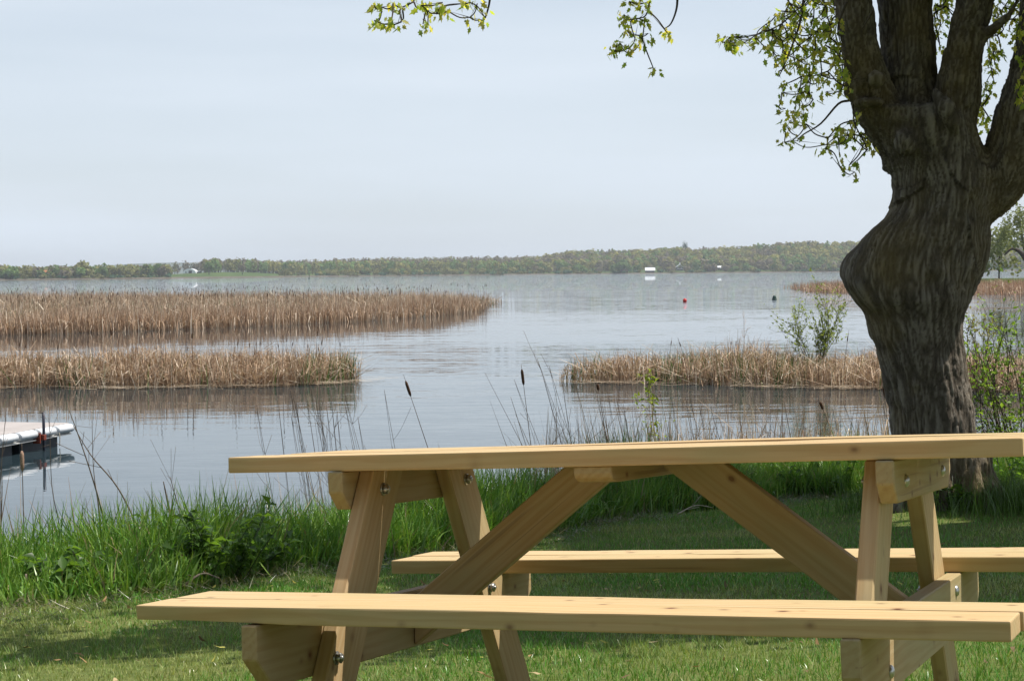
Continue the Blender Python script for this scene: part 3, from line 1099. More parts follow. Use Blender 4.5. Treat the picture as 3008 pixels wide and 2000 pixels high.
# heads far out: too many and too small to count
hb_ = Bag()
sel = qf[rng.choice(len(qf), 1700)]
for w0, hsz in ((0.03, 1),):
    m = len(sel)
    V_, F_, k_ = blades(np.column_stack([sel, rng.uniform(1.15, 1.55, m)]), rng.uniform(0.14, 0.22, m), rng.uniform(0.03, 0.045, m), rng.uniform(0, 6.28, m), 0.08, 0.0, 1, tip=0.8)
    hb_.add(V_, F_, np.tile(np.array([[0.10, 0.06, 0.04]]), (len(V_), 1)))
    V_, F_, k_ = blades(np.column_stack([sel, np.full(m, 0.2)]), 1.1, 0.014, rng.uniform(0, 6.28, m), 0.02, 0.0, 1, tip=0.8)
    hb_.add(V_, F_, np.tile(np.array([[0.20, 0.14, 0.09]]), (len(V_), 1)))
tag(link('far_cattails', hb_.mesh('far_cattails'), M_REED), 'dark cattail heads sticking out of the wide far reed bed', 'cattails', kind='stuff')

# ------------------------------------------------------------------ floating dock
DU, DN = np.array([0.2442, 0.9697, 0.0]), np.array([0.9697, -0.2442, 0.0])
DE = np.array([-6.88, 27.40, 0.0])
dock = empty('floating_dock', DE)
dock.rotation_euler = (0, 0, math.atan2(DN[1], DN[0]))          # local x = across to the right, local y = out along the dock
tag(dock, 'grey plank floating dock with white bumpers at the left edge', 'dock')
t = NT('dock_plank', 0.7, 0.2)
v_ = t.coord('Object', (2, 30, 30))
t.base(t.ramp(t.noise(v_, 1.5, 4), [(0.3, (0.30, 0.27, 0.25)), (0.7, (0.46, 0.42, 0.40))]))
M_PLANK = t.m
M_VINYL = plain('white_vinyl', (0.58, 0.60, 0.62), 0.35, 0.45, 0, 0.06, 8)
M_FLOAT = plain('float_plastic', (0.022, 0.027, 0.034), 0.5, 0.35, 0, 0.25, 9)
M_ALU = plain('dock_fascia', (0.50, 0.50, 0.48), 0.5, 0.4, 0.2, 0.15, 10)
M_PIPE = plain('dark_pipe', (0.02, 0.022, 0.035), 0.4, 0.4, 0.3, 0.2, 30)
pl = bm_mesh('plank', box_bm(1.80, 0.142, 0.03, 0.004))
for i in range(44):
    o = link('plank', pl, M_PLANK, dock)
    o.location = (-0.92, -0.08 - 0.150 * i, 0.315 + rng.normal(0, 0.0012))
part_box('side_rail', M_ALU, dock, (-0.012, -3.3, 0.225), (0.04, 6.6, 0.13), 0.004)
part_box('side_rail', M_ALU, dock, (-1.83, -3.3, 0.225), (0.04, 6.6, 0.13), 0.004)
part_box('end_rail', M_ALU, dock, (-0.92, -0.004, 0.225), (1.78, 0.03, 0.13), 0.004)
part_box('lower_lip', M_ALU, dock, (0.03, -3.32, 0.168), (0.06, 6.5, 0.018), 0.003)
prof = [(0, -0.065)] + [(0.085 * math.cos(a), 0.065 * math.sin(a)) for a in np.linspace(-math.pi / 2 + 0.1, math.pi / 2, 9)] + [(-0.03, 0.066), (-0.03, 0.06)]
bp = bm_mesh('bumper', prism_bm(prof, 0.475, 'y', 0.006), True)
for i in range(11):
    o = link('bumper', bp, M_VINYL, dock)
    o.location = (0.012, -0.27 - 0.56 * i, 0.255)
for i in range(5):
    part_box('float', M_FLOAT, dock, (-0.45, -0.9 - 1.35 * i, 0.02), (0.85, 1.12, 0.30), 0.03)
    part_box('float', M_FLOAT, dock, (-1.45, -0.9 - 1.35 * i, 0.02), (0.75, 1.12, 0.30), 0.03)
pole = link('mooring_pole', mesh_np('mooring_pole', *tube([(0.14, -1.08, -1.2), (0.142, -1.08, 0.2), (0.144, -1.08, 0.575)], 0.022, 10), smooth=True), M_PIPE, dock)
bk = part_box('pole_bracket', M_RUST, dock, (0.13, -1.08, 0.205), (0.075, 0.075, 0.085), 0.006)
part_box('bracket_arm', M_RUST, bk, (-0.07, -0.06, -0.01), (0.12, 0.03, 0.16), 0.004)
link('rope', mesh_np('rope', *tube(spline([(0.075, -0.50, 0.25), (0.09, -0.5, 0.15), (0.085, -0.5, 0.02)], 8), 0.007, 6), smooth=True), plain('rope', (0.5, 0.45, 0.36), 0.9, 0.05), dock)

# ------------------------------------------------------------------ lawn, bank grass, weeds
def lawn_tint(x, y, n):
    dry = np.clip((fbm(x * 1.3, y * 1.3, 51, 4) - 0.46) * 4.0, 0, 1) * rng.uniform(0.3, 1, n)
    g = np.array([0.110, 0.270, 0.036]) * rng.uniform(0.7, 1.35, (n, 1))
    d = np.array([0.42, 0.42, 0.17]) * rng.uniform(0.7, 1.25, (n, 1))
    m = np.clip(dry * 0.95, 0, 1)[:, None]
    m = np.where(rng.uniform(0, 1, (n, 1)) < 0.12, 0.9, m)
    return g * (1 - m) + d * m


lawn = Bag()
for y0, y1, dens, seg, hsc in ((4.6, 7.2, 5000, 2, 1.0), (7.2, 10.0, 3200, 2, 1.0), (10.0, 17.0, 1800, 1, 1.1)):
    half = 0.31 * y1 + 0.7
    n = int((y1 - y0) * 2 * half * dens)
    x = rng.uniform(-half, half, n)
    y = rng.uniform(y0, y1, n)
    ok = (np.abs(x) < 0.31 * y + 0.7) & ((y - edge_y(x)) * 0.75 < 0.12)
    ok &= ~((np.abs(x - 3.02) < 0.33) & (np.abs(y - 12.3) < 0.3))
    x, y = x[ok], y[ok]
    n = len(x)
    hh = (0.010 + 0.036 * fbm(x * 2.6, y * 2.6, 61, 4)) * rng.uniform(0.6, 1.45, n) * hsc
    V_, F_, k_ = blades(np.column_stack([x, y, ground_z(x, y) - 0.004]), hh, rng.uniform(0.0022, 0.0045, n) * (1 if y0 < 7 else 1.5), rng.uniform(0, 6.28, n), np.abs(rng.normal(0.25, 0.3, n)), rng.uniform(0, 0.9, n), seg)
    lawn.add(V_, F_, np.repeat(lawn_tint(x, y, n), k_, 0))
tag(link('lawn_grass', lawn.mesh('lawn_grass'), M_GRASS), 'short mown lawn grass around the picnic table', 'grass', kind='stuff')

# mown clippings and thatch lying along the foot of the bank
n = 15000
x = rng.uniform(-5.5, 6.5, n)
s = rng.normal(-0.32, 0.33, n)
y = edge_y(x) + s / 0.75
dens = fbm(x * 1.2, y * 1.2, 71, 3)
ok = (dens > 0.42) & (s < 0.35)
x, y = x[ok], y[ok]
n = len(x)
V_, F_, k_ = blades(np.column_stack([x, y, ground_z(x, y) + rng.uniform(0, 0.05, n)]), rng.uniform(0.03, 0.11, n), rng.uniform(0.003, 0.006, n), rng.uniform(0, 6.28, n), rng.uniform(0.9, 1.6, n), rng.uniform(-0.2, 0.5, n), 2)
tc_ = np.array([(0.15, 0.14, 0.055), (0.10, 0.105, 0.035), (0.22, 0.19, 0.10), (0.06, 0.07, 0.025)])[rng.choice(4, n)] * rng.uniform(0.7, 1.2, (n, 1))
tag(link('grass_clippings', mesh_np('grass_clippings', V_, F_, np.repeat(tc_, k_, 0)), M_GRASS), 'olive cut grass heaped along the edge of the lawn', 'clippings', kind='stuff')

# dead leaves and clumps of clippings scattered on the lawn
n = 420
x = rng.uniform(-3.2, 3.2, n)
y = rng.uniform(5.0, 10.0, n)
ok = (y - edge_y(x)) < -0.3
x, y = x[ok], y[ok]
n = len(x)
V_, F_, k_ = blades(np.column_stack([x, y, ground_z(x, y) + 0.018]), rng.uniform(0.015, 0.045, n), rng.uniform(0.010, 0.022, n), rng.uniform(0, 6.28, n), rng.uniform(1.0, 1.6, n), rng.uniform(-0.8, 0.8, n), 2, tip=0.3)
tag(link('lawn_litter', mesh_np('lawn_litter', V_, F_, np.repeat(np.array([(0.30, 0.19, 0.09), (0.42, 0.33, 0.18), (0.16, 0.11, 0.06), (0.55, 0.50, 0.12)])[rng.choice(4, n)] * rng.uniform(0.8, 1.2, (n, 1)), k_, 0)), M_REED), 'small dead leaves scattered over the mown lawn', 'litter', kind='stuff')

# tall bank grass
n = 150000
x = rng.uniform(-5.5, 7.0, n)
s = rng.uniform(0, 1, n) ** 1.3 * 3.3 - 0.05
y = edge_y(x) + s / 0.75 + rng.normal(0, 0.06, n)
z = ground_z(x, y)
cl = fbm(x * 1.5, y * 1.5, 81, 3)
ok = (z > 0.02) & (np.abs(x) < 0.31 * y + 1.0) & (cl > 0.22) & ~((x > 2.3) & (x < 3.7) & (y < 13.2))
x, y, z, cl, s = x[ok], y[ok], z[ok], cl[ok], s[ok]
n = len(x)
hh = (0.30 + 0.62 * cl) * rng.uniform(0.62, 1.12, n) * np.clip(0.5 + s * 1.0, 0.45, 1.0) * np.clip(0.74 + 0.11 * (x + 2.4), 0.70, 1.0)
hh *= np.where(x > 2.0, 0.85, 1.0)
az = rng.uniform(0, 6.28, n)
V_, F_, k_ = blades(np.column_stack([x, y, z - 0.02]), hh, rng.uniform(0.009, 0.020, n), az, np.abs(rng.normal(0.08, 0.18, n)), np.abs(rng.normal(0.45, 0.55, n)) + np.where(rng.uniform(0, 1, n) < 0.22, 1.1, 0), 3, tip=0.06)
c0 = np.array([0.095, 0.235, 0.030]) * rng.uniform(0.65, 1.3, (n, 1))
c1 = np.array([0.25, 0.38, 0.075]) * rng.uniform(0.8, 1.25, (n, 1))
mm = (rng.uniform(0, 1, (n, 1)) ** 1.4)
tint = c0 * (1 - mm) + c1 * mm
dead = rng.uniform(0, 1, n) < 0.035
tint[dead] = np.array([0.36, 0.29, 0.17]) * rng.uniform(0.7, 1.2, (dead.sum(), 1))
tag(link('bank_grass', mesh_np('bank_grass', V_, F_, np.repeat(tint, k_, 0)), M_GRASS), 'tall lush green grass growing along the lake bank', 'grass', kind='stuff')

# tufts at the foot of the tree and on the right
n = 7000
cx_ = np.array([(3.55, 12.3), (3.25, 12.0), (4.1, 12.9), (4.4, 13.4), (2.75, 12.6), (3.9, 12.2)])[rng.choice(6, n)]
x = cx_[:, 0] + rng.normal(0, 0.22, n)
y = cx_[:, 1] + rng.normal(0, 0.25, n)
V_, F_, k_ = blades(np.column_stack([x, y, ground_z(x, y) - 0.01]), rng.uniform(0.06, 0.30, n), rng.uniform(0.004, 0.008, n), rng.uniform(0, 6.28, n), np.abs(rng.normal(0.1, 0.2, n)), np.abs(rng.normal(0.4, 0.4, n)), 3, tip=0.06)
tag(link('tree_foot_grass', mesh_np('tree_foot_grass', V_, F_, np.repeat(np.array([0.085, 0.16, 0.028]) * rng.uniform(0.6, 1.3, (n, 1)), k_, 0)), M_GRASS), 'unmown grass tufts round the foot of the big tree', 'grass', kind='stuff')


def leaf_quads(P, nrm, d, L_, Wd, fold=0.25):
    """folded leaves: six vertices, two quads each. P base, d direction, nrm normal"""
    d = d / (np.linalg.norm(d, axis=1)[:, None] + 1e-9)
    sd = np.cross(d, nrm)
    sd /= np.linalg.norm(sd, axis=1)[:, None] + 1e-9
    up = np.cross(sd, d)
    L_, Wd = L_[:, None], Wd[:, None]
    a = P
    m1 = P + d * L_ * 0.5 - up * L_ * 0.03
    tp = P + d * L_ - up * L_ * 0.22
    l1 = P + d * L_ * 0.42 + sd * Wd * 0.5 + up * Wd * fold
    r1 = P + d * L_ * 0.42 - sd * Wd * 0.5 + up * Wd * fold
    V_ = np.stack([a, l1, tp, m1, r1], 1).reshape(-1, 3)
    k = np.arange(len(P))[:, None] * 5
    F_ = np.concatenate([k + np.array([0, 3, 2, 1]), k + np.array([0, 4, 2, 3])])
    return V_, F_, 5


def rnd_dir(n, up=0.0):
    d = rng.normal(size=(n, 3))
    d[:, 2] += up
    return d / np.linalg.norm(d, axis=1)[:, None]


def weed(p, h, spread, label, nst=9, leaf=0.07, col=(0.085, 0.165, 0.035), group='broad-leaved weeds on the bank'):
    e = empty('leafy_weed', p)
    tag(e, label, 'weed', group)
    sb, lb = Bag(), Bag()
    for k in range(nst):
        a = rng.uniform(0, 6.28)
        r = spread * rng.uniform(0.2, 1)
        hh = h * rng.uniform(0.55, 1.1)
        P = spline([(0.2 * r * math.cos(a), 0.2 * r * math.sin(a), -0.03), (0.6 * r * math.cos(a), 0.6 * r * math.sin(a), hh * 0.5), (r * math.cos(a), r * math.sin(a), hh)], 8)
        sb.add(*tube(P, np.linspace(0.004, 0.002, len(P)), 4), np.array([0.06, 0.09, 0.03]))
        m = 16
        ix = rng.integers(2, len(P), m)
        d = rnd_dir(m, 0.1)
        d[:, 2] = np.abs(d[:, 2]) * 0.4 - 0.15
        L_ = leaf * rng.uniform(0.6, 1.25, m)
        V_, F_, k_ = leaf_quads(P[ix], np.tile([0, 0, 1.0], (m, 1)) + rng.normal(0, 0.3, (m, 3)), d, L_, L_ * rng.uniform(0.45, 0.65, m))
        lb.add(V_, F_, np.repeat(np.array(col) * rng.uniform(0.7, 1.35, (m, 1)), k_, 0))
    link('stem', sb.mesh('stem'), M_GRASS, e)
    tag(link('foliage', lb.mesh('foliage'), M_LEAF, e), kind='stuff')


def gp(sx, d, dz=0.0):
    p = at(sx, 1000, d)
    return (p[0], d, float(ground_z(p[0], d)) + dz)


for sx, d, h, sp, lab in ((545, 9.5, 0.26, 0.30, 'low leafy weed clump nearest the left end of the far bench'), (480, 9.4, 0.30, 0.28, 'leafy weed clump above the fallen twigs at the bank foot'), (420, 9.2, 0.24, 0.26, 'small leafy weed between bank grass and fallen twigs'),
                          (600, 10.0, 0.22, 0.24, 'leafy weed left of the front table leg at the bank foot'), (215, 8.75, 0.24, 0.22, 'dark leafy weed low at the left lawn edge'), (455, 9.15, 0.34, 0.34, 'broad leafy weed mass in front of the bank grass, left of the bench end'), (520, 9.3, 0.36, 0.34, 'bright leafy weed mass just above the left end of the near bench'), (110, 8.6, 0.22, 0.22, 'small leafy weed by the stick at the left edge'), (575, 9.75, 0.30, 0.30, 'leafy weed clump between the bench end weeds and the front leg'), (350, 9.6, 0.34, 0.26, 'leafy weed half hidden in the left bank grass'),
                          (1370, 14.6, 0.38, 0.40, 'broad-leaved weed seen under the tabletop between the braces'), (1430, 15.0, 0.42, 0.40, 'dark leafy weed right of the one between the braces'), (1930, 15.9, 0.42, 0.5, 'leafy weed seen through the table just left of its right legs'),
                          (2310, 15.0, 0.50, 0.6, 'leafy weed mass right of the trunk under the tabletop edge'), (2360, 14.6, 0.55, 0.6, 'leafy weed at the right picture edge under the tabletop'), (2175, 12.0, 0.18, 0.16, 'small bright weed at the foot of the big tree'), (1150, 12.3, 0.36, 0.36, 'leafy weed behind the left brace at the bank foot'), (1250, 13.4, 0.40, 0.40, 'leafy weed seen between the left legs and the left brace'), (1500, 15.2, 0.44, 0.42, 'leafy weed under the middle of the tabletop'), (1600, 15.4, 0.42, 0.42, 'leafy weed just left of the right brace top'), (1760, 16.0, 0.48, 0.46, 'leafy weed just right of the right brace top'), (1850, 16.2, 0.44, 0.46, 'leafy weed midway between right brace and right legs')):
    weed(gp(sx, d), h, sp, lab, 11)

# fallen twigs on the bank foot
M_PALE = plain('bleached_stick', (0.40, 0.34, 0.26), 0.85, 0.1)
M_STICK = plain('grey_stick', (0.20, 0.16, 0.13), 0.85, 0.1)
for (x0, d0, x1, d1, r, mat, lab) in ((625, 9.75, 745, 10.35, 0.005, M_PALE, 'pale thin stick lying on clippings left of the front leg'), (395, 8.95, 480, 9.3, 0.010, M_STICK, 'grey twig lying at the foot of the left bank'), (420, 8.9, 500, 9.05, 0.007, M_STICK, 'thinner grey twig crossing the one at the left bank'),
                                      (0, 8.5, 75, 8.55, 0.011, M_STICK, 'grey stick at the lower left picture edge'), (1560, 13.2, 1640, 13.6, 0.006, M_PALE, 'thin pale stick on the shaded lawn under the table'), (200, 9.0, 290, 9.5, 0.008, M_PALE, 'bleached stick leaning in the left bank grass')):
    a, b_ = np.array(gp(x0, d0, 0.04)), np.array(gp(x1, d1, 0.06))
    mid = (a + b_) / 2 + np.array([0, 0, 0.04])
    bg_ = Bag()
    P = spline([a, mid, b_], 10)
    bg_.add(*tube(P, np.linspace(r, r * 0.5, len(P)), 6))
    for k in range(3):
        i = rng.integers(2, len(P) - 1)
        bg_.add(*tube(spline([P[i], P[i] + rng.normal(0, 0.05, 3) + np.array([0, 0, 0.03])], 3), r * 0.4, 4))
    tag(link('fallen_twig', bg_.mesh('fallen_twig', True), mat), lab, 'twig', 'fallen twigs at the lawn edge')

# ------------------------------------------------------------------ dry growth at the near waterline
xa = rng.uniform(0.2, 5.2, 5200)                         # along the waterline behind the table
ya = edge_y(xa) + rng.uniform(1.6, 3.6, len(xa))
xb_ = rng.uniform(-3.3, -0.2, 800)                       # old growth standing in the left bank grass
yb_ = edge_y(xb_) + rng.uniform(1.7, 2.9, len(xb_))
x, y = np.concatenate([xa, xb_]), np.concatenate([ya, yb_])
hh = np.concatenate([rng.uniform(0.75, 1.38, len(xa)), rng.uniform(0.5, 0.98, len(xb_))])
z = ground_z(x, y)
ok = (z > -0.15) & (fbm(x * 2.1 + 7, y * 0.5, 91, 2) > 0.43)
x, y, z, hh = x[ok], y[ok], np.minimum(z[ok], 0.6), hh[ok]
n = len(x)
kn = np.where(rng.uniform(0, 1, n) < 0.45, rng.uniform(0.6, 2.2, n), 0)
V_, F_, k_ = blades(np.column_stack([x, y, z - 0.03]), hh, rng.uniform(0.007, 0.016, n), rng.uniform(0, 6.28, n), np.abs(rng.normal(0.10, 0.18, n)), rng.uniform(0, 0.25, n), 3, kink=(0.6, kn))
tag(link('shore_reeds', mesh_np('shore_reeds', V_, F_, np.repeat(reed_tints(n), k_, 0)), M_REED), 'broken dry reeds at the near waterline behind the table', 'reeds', kind='stuff')


def stalk(name, bx, by, tx, ty, d, lab, group, r=0.0035, branches=4, bow=0.04, mat=M_STALK, cat='weed stalk'):
    b_, t_ = at(bx, by, d), at(tx, ty, d + rng.uniform(-0.3, 0.3))
    dv = b_ - t_
    g = float(ground_z(b_[0], d))
    gz_ = min(g, b_[2] - 0.05)
    root = b_ + dv * np.clip((b_[2] - gz_) / max(-dv[2], 0.05), 0, 1.2) * 0.7
    root[2] = gz_
    root[1] = d
    mid = (root + t_) / 2 + np.array([bow * np.linalg.norm(dv), 0, 0])
    P = spline([root, mid, t_], 16)
    bag = Bag()
    o0 = root.copy()
    bag.add(*tube(P - o0, np.linspace(r, r * 0.4, len(P)), 5))
    for k in range(branches):
        i = rng.integers(len(P) // 2, len(P) - 1)
        L_ = rng.uniform(0.08, 0.28)
        dr = (P[i] - P[i - 1])
        dr /= np.linalg.norm(dr)
        dr = dr + rng.normal(0, 0.45, 3)
        q1 = P[i] + dr * L_ * 0.5
        q2 = q1 + (dr + rng.normal(0, 0.3, 3) + np.array([0, 0, 0.25])) * L_ * 0.5
        bag.add(*tube(spline([P[i] - o0, q1 - o0, q2 - o0], 6), r * 0.38, 4))
    o = link(name, bag.mesh(name, True), mat)
    o.location = o0
    tag(o, lab, cat, group)
    return o


Z6 = lambda q_: ((600 + q_[0] * 0.339) / K, (1080 + q_[1] * 0.339) / K)
Z8 = lambda q_: ((1500 + q_[0] * 0.5087) / K, (880 + q_[1] * 0.5087) / K)
Z5 = lambda q_: (q_[0] * 0.4464 / K, (1150 + q_[1] * 0.4464) / K)
ORD = ['leftmost', 'second', 'third', 'fourth', 'fifth', 'sixth', 'seventh', 'eighth', 'ninth', 'tenth', 'eleventh', 'twelfth', 'thirteenth', 'fourteenth', 'fifteenth', 'sixteenth', 'seventeenth', 'eighteenth', 'nineteenth', 'twentieth'] + [f'{i}th' for i in range(21, 60)]
LS = 'thin dark dead weed stalk rising behind the left half of the tabletop'
for b0_, t0_ in (((605, 745), (450, 300)), ((765, 740), (640, 290)), ((930, 730), (740, 150)), ((935, 735), (790, 240)), ((1005, 725), (760, 190)), ((1050, 725), (875, 180)), ((1090, 725), (920, 150)), ((1118, 722), (960, 210)), ((1140, 720), (985, 260)), ((1220, 720), (1095, 210)), ((1235, 718), (1000, 420)),
                 ((1255, 715), (1150, 380)), ((1415, 710), (1215, 290)), ((1485, 705), (1210, 200)), ((1500, 705), (1330, 420)), ((1720, 700), (1560, 190)), ((890, 735), (750, 390)), ((1180, 720), (1060, 330))):
    b_, t_ = Z6(b0_), Z6(t0_)
    stalk('dry_stalk', b_[0], b_[1] + 8, t_[0], t_[1], rng.uniform(14.6, 16.2), LS, 'dead weed stalks behind the left tabletop', 0.004, rng.integers(2, 7), rng.uniform(0.0, 0.09))
RS = 'thin dark dead weed stalk rising behind the middle of the tabletop'
for b0_, t0_ in (((215, 835), (0, 560)), ((260, 830), (20, 460)), ((240, 835), (-150, 420)), ((380, 820), (150, 330)), ((370, 822), (222, 380)), ((385, 825), (290, 420)), ((360, 825), (180, 420)), ((510, 800), (370, 470)), ((600, 815), (480, 450)), ((640, 815), (560, 530)), ((620, 818), (520, 560)),
                 ((700, 810), (610, 560)), ((720, 808), (650, 600)), ((760, 806), (700, 640)), ((985, 800), (930, 560)), ((940, 802), (860, 520)), ((1080, 800), (1010, 560)), ((1130, 798), (1030, 540)), ((1160, 796), (1090, 600)), ((1200, 796), (1130, 590)), ((1250, 792), (1150, 610)), ((1290, 790), (1240, 580)),
                 ((1350, 790), (1320, 660)), ((1500, 785), (1500, 640)), ((1620, 780), (1580, 590)), ((1700, 778), (1690, 640)), ((1790, 776), (1790, 640)), ((1920, 772), (1860, 630)), ((2020, 770), (1920, 590)), ((2100, 768), (2040, 650)), ((2190, 765), (2150, 560)), ((1410, 790), (1410, 570)), ((1450, 788), (1420, 700))):
    b_, t_ = Z8(b0_), Z8(t0_)
    right = b0_[0] > 900
    stalk('dry_stalk', b_[0], b_[1] + 8, t_[0], t_[1], rng.uniform(16.8, 18.0), 'thin brown dead stalk behind the right half of the tabletop' if right else RS, 'dead stalks behind the right tabletop' if right else 'dead weed stalks behind the middle tabletop', 0.0042, rng.integers(1, 5), rng.uniform(-0.02, 0.08))
for pts, lab in (([(720, 1000), (630, 640), (520, 300), (450, 110)], 'tall bare dead stem, leftmost of the tall pair over the left bank grass'), ([(960, 1000), (780, 640), (600, 420), (480, 220)], 'long bare dead stem slanting right over the left bank grass'), ([(655, 800), (615, 500), (605, 130)], 'upright dark dead stem between the two slanting ones'),
                 ([(385, 850), (340, 600), (325, 140)], 'thin dead stem standing in front of the dock bumper'), ([(5, 900), (10, 480), (40, 130)], 'thin dead stem at the extreme left picture edge'), ([(1180, 780), (1130, 600), (1120, 560)], 'short stout brown reed stub by the left bank'), ([(1115, 780), (1075, 590)], 'short stout brown reed stub left of its neighbour by the bank')):
    d = 11.2
    P = spline([at(*Z5(q_), d + 0.02 * i) for i, q_ in enumerate(pts)], 15)
    g = float(ground_z(P[0][0], d))
    P = np.concatenate([[np.array([P[0][0] + 0.03, d, min(g, P[0][2] - 0.05)])], P])
    r0 = 0.0065 if len(pts) == 4 else (0.004 if len(pts) == 3 else 0.009)
    bag = Bag()
    o0 = P[0].copy()
    bag.add(*tube(P - o0, np.linspace(r0, r0 * 0.35, len(P)), 6))
    for k in range(5 if len(pts) > 2 else 0):
        i = rng.integers(5, len(P) - 1)
        dr = P[i] - P[i - 1]
        dr /= np.linalg.norm(dr)
        e1 = P[i] + (dr + rng.normal(0, 0.5, 3)) * rng.uniform(0.06, 0.2)
        bag.add(*tube(spline([P[i] - o0, e1 - o0], 4), r0 * 0.25, 4))
    o = link('dry_stalk', bag.mesh('dry_stalk', True), M_STALK)
    o.location = o0
    tag(o, lab, 'weed stalk', 'dead stems over the left bank')


def near_cattail(bx, by, tx, ty, hy0, hy1, d, lab, pale=False):
    """standing cattail; head between sighted heights hy0 (top) and hy1"""
    b_, t_ = at(bx, by, d), at(tx, ty, d)
    g = min(float(ground_z(b_[0], d)), b_[2] - 0.05)
    root = np.array([b_[0] + (b_[0] - t_[0]) * (b_[2] - g) / max(t_[2] - b_[2], 0.05), d, g])
    P = spline([root, b_, t_], 18)
    e = empty('cattail', root)
    tag(e, lab, 'cattail', 'cattails on the near shore')
    link('stalk', mesh_np('stalk', *tube(P - root, np.linspace(0.0055, 0.0018, len(P)), 6), smooth=True), M_STALK, e)
    f0 = lambda yy: b_ + (t_ - b_) * (by - yy) / (by - ty)
    hp = spline([f0(hy1), f0((hy0 + hy1) / 2), f0(hy0)], 6) - root
    prof = np.interp(np.linspace(0, 1, len(hp)), [0, 0.12, 0.5, 0.88, 1], [0.5, 1, 1.08, 1, 0.45])
    link('seed_head', mesh_np('seed_head', *tube(hp, prof * 0.0135, 10), smooth=True), plain('frayed_head', (0.33, 0.22, 0.16), 0.95, 0.05, 0, 0.5, 90) if pale else M_HEAD, e)


near_cattail(985, 1030, 929, 862, 877, 912, 17.0, 'tall cattail with dark head leaning left, behind the left tabletop')
near_cattail(1222, 1022, 1200, 838, 850, 886, 17.3, 'tall upright cattail with dark head behind the tabletop middle')
near_cattail(1912, 985, 1884, 915, 925, 942, 17.6, 'short cattail with dark head left of the big trunk')
near_cattail(2045, 985, 2034, 880, 885, 915, 17.8, 'thin cattail beside the left side of the big trunk')
near_cattail(54, 1180, 50, 1020, 1038, 1084, 12.0, 'cattail with pale frayed head in front of the dock', True)
near_cattail(1395, 1000, 1375, 880, 884, 898, 17.2, 'bent cattail with brown head before the right reed bed')


# ------------------------------------------------------------------ shrubs
def shrub(name, label, base, tips, nst, leaf, col, nleaf, r0=0.012, droop=0.0, group=None, jitter=0.12, cat='shrub', twig=None, leaf_from=0.35, side=1.0):
    """stems fan out from base to the tip points; side twigs carry the leaves"""
    e = empty(name, base)
    tag(e, label, cat, group)
    base = np.array(base, float)
    lp, ld = [], []
    for k in range(nst):
        t_ = tips[k % len(tips)] + rng.normal(0, jitter, 3)
        L0 = np.linalg.norm(t_ - base)
        b0_ = base + rng.normal(0, jitter * 0.5, 3) * np.array([1, 1, 0])
        mid = b0_ * 0.5 + t_ * 0.5 + rng.normal(0, 0.07, 3) * L0 + np.array([0, 0, 0.06 * L0])
        P = spline([b0_, mid, t_], 14)
        bag = Bag()
        bag.add(*tube(P - base, np.linspace(r0 * rng.uniform(0.7, 1.1), r0 * 0.22, len(P)), 5))
        for m in range(9):
            i = rng.integers(int(len(P) * leaf_from), len(P) - 1)
            dr = P[i + 1] - P[i]
            dr /= np.linalg.norm(dr)
            d2 = dr + rng.normal(0, 0.6, 3) + np.array([0, 0, -droop])
            L_ = L0 * rng.uniform(0.10, 0.24) * side
            Q = spline([P[i], P[i] + d2 * L_ * 0.5, P[i] + (d2 + np.array([0, 0, 0.3 - droop])) * L_], 6)
            bag.add(*tube(Q - base, np.linspace(r0 * 0.32, r0 * 0.12, len(Q)), 4))
            for q_ in Q[2:]:
                lp.append(q_)
                ld.append(d2)
        for q_ in P[int(len(P) * leaf_from):]:
            lp.append(q_)
            ld.append(dr)
        link('stem', bag.mesh('stem', True), twig or M_TWIG, e)
    lp, ld = np.array(lp), np.array(ld)
    ix = rng.integers(0, len(lp), nleaf)
    d = ld[ix] * 0.5 + rnd_dir(nleaf, 0.15)
    L_ = leaf * rng.uniform(0.55, 1.3, nleaf)
    V_, F_, k_ = leaf_quads(lp[ix] - base + rng.normal(0, leaf * 0.3, (nleaf, 3)), rnd_dir(nleaf, 1.0), d, L_, L_ * rng.uniform(0.35, 0.6, nleaf))
    tag(link('foliage', mesh_np('foliage', V_, F_, np.repeat(np.array(col) * rng.uniform(0.7, 1.35, (nleaf, 1)), k_, 0)), M_LEAF, e), kind='stuff')


d = 41.0
tips = [at(x_, y_, d + dd) for x_, y_, dd in ((1880, 690, 0), (1905, 705, .2), (1945, 705, .1), (1830, 730, -.1), (1815, 745, 0), (1850, 720, .2), (1925, 740, 0), (1940, 770, -.1), (1895, 730, .1), (1865, 745, .3), (1800, 770, 0), (1910, 760, 0))]
pb = at(1878, 868, d)
shrub('shore_shrub', 'slender leafing shrub standing in the right reed bed', (pb[0], d, 0.05), tips, 16, 0.075, (0.20, 0.26, 0.085), 1600, 0.011, jitter=0.10, leaf_from=0.4)
d = 37.5
tips = [at(x_, y_, d + dd) for x_, y_, dd in ((2250, 725, 0), (2235, 735, .2), (2275, 730, .1), (2290, 750, 0), (2228, 760, 0), (2262, 760, 0))]
pb = at(2255, 860, d)
shrub('shore_shrub', 'thin brownish shrub just right of the big trunk, far bank', (pb[0], d, 0.05), tips, 9, 0.075, (0.20, 0.20, 0.08), 520, 0.011, jitter=0.08)
d = 16.4
tips = [at(x_, y_, d + dd) for x_, y_, dd in ((2250, 800, 0), (2235, 850, .3), (2290, 780, .2), (2330, 745, .2), (2355, 735, 0), (2275, 830, -.3), (2320, 810, .3), (2350, 790, .1), (2240, 900, 0), (2300, 880, -.2), (2390, 760, .1), (2400, 840, .2))]
pb = at(2350, 1120, d)
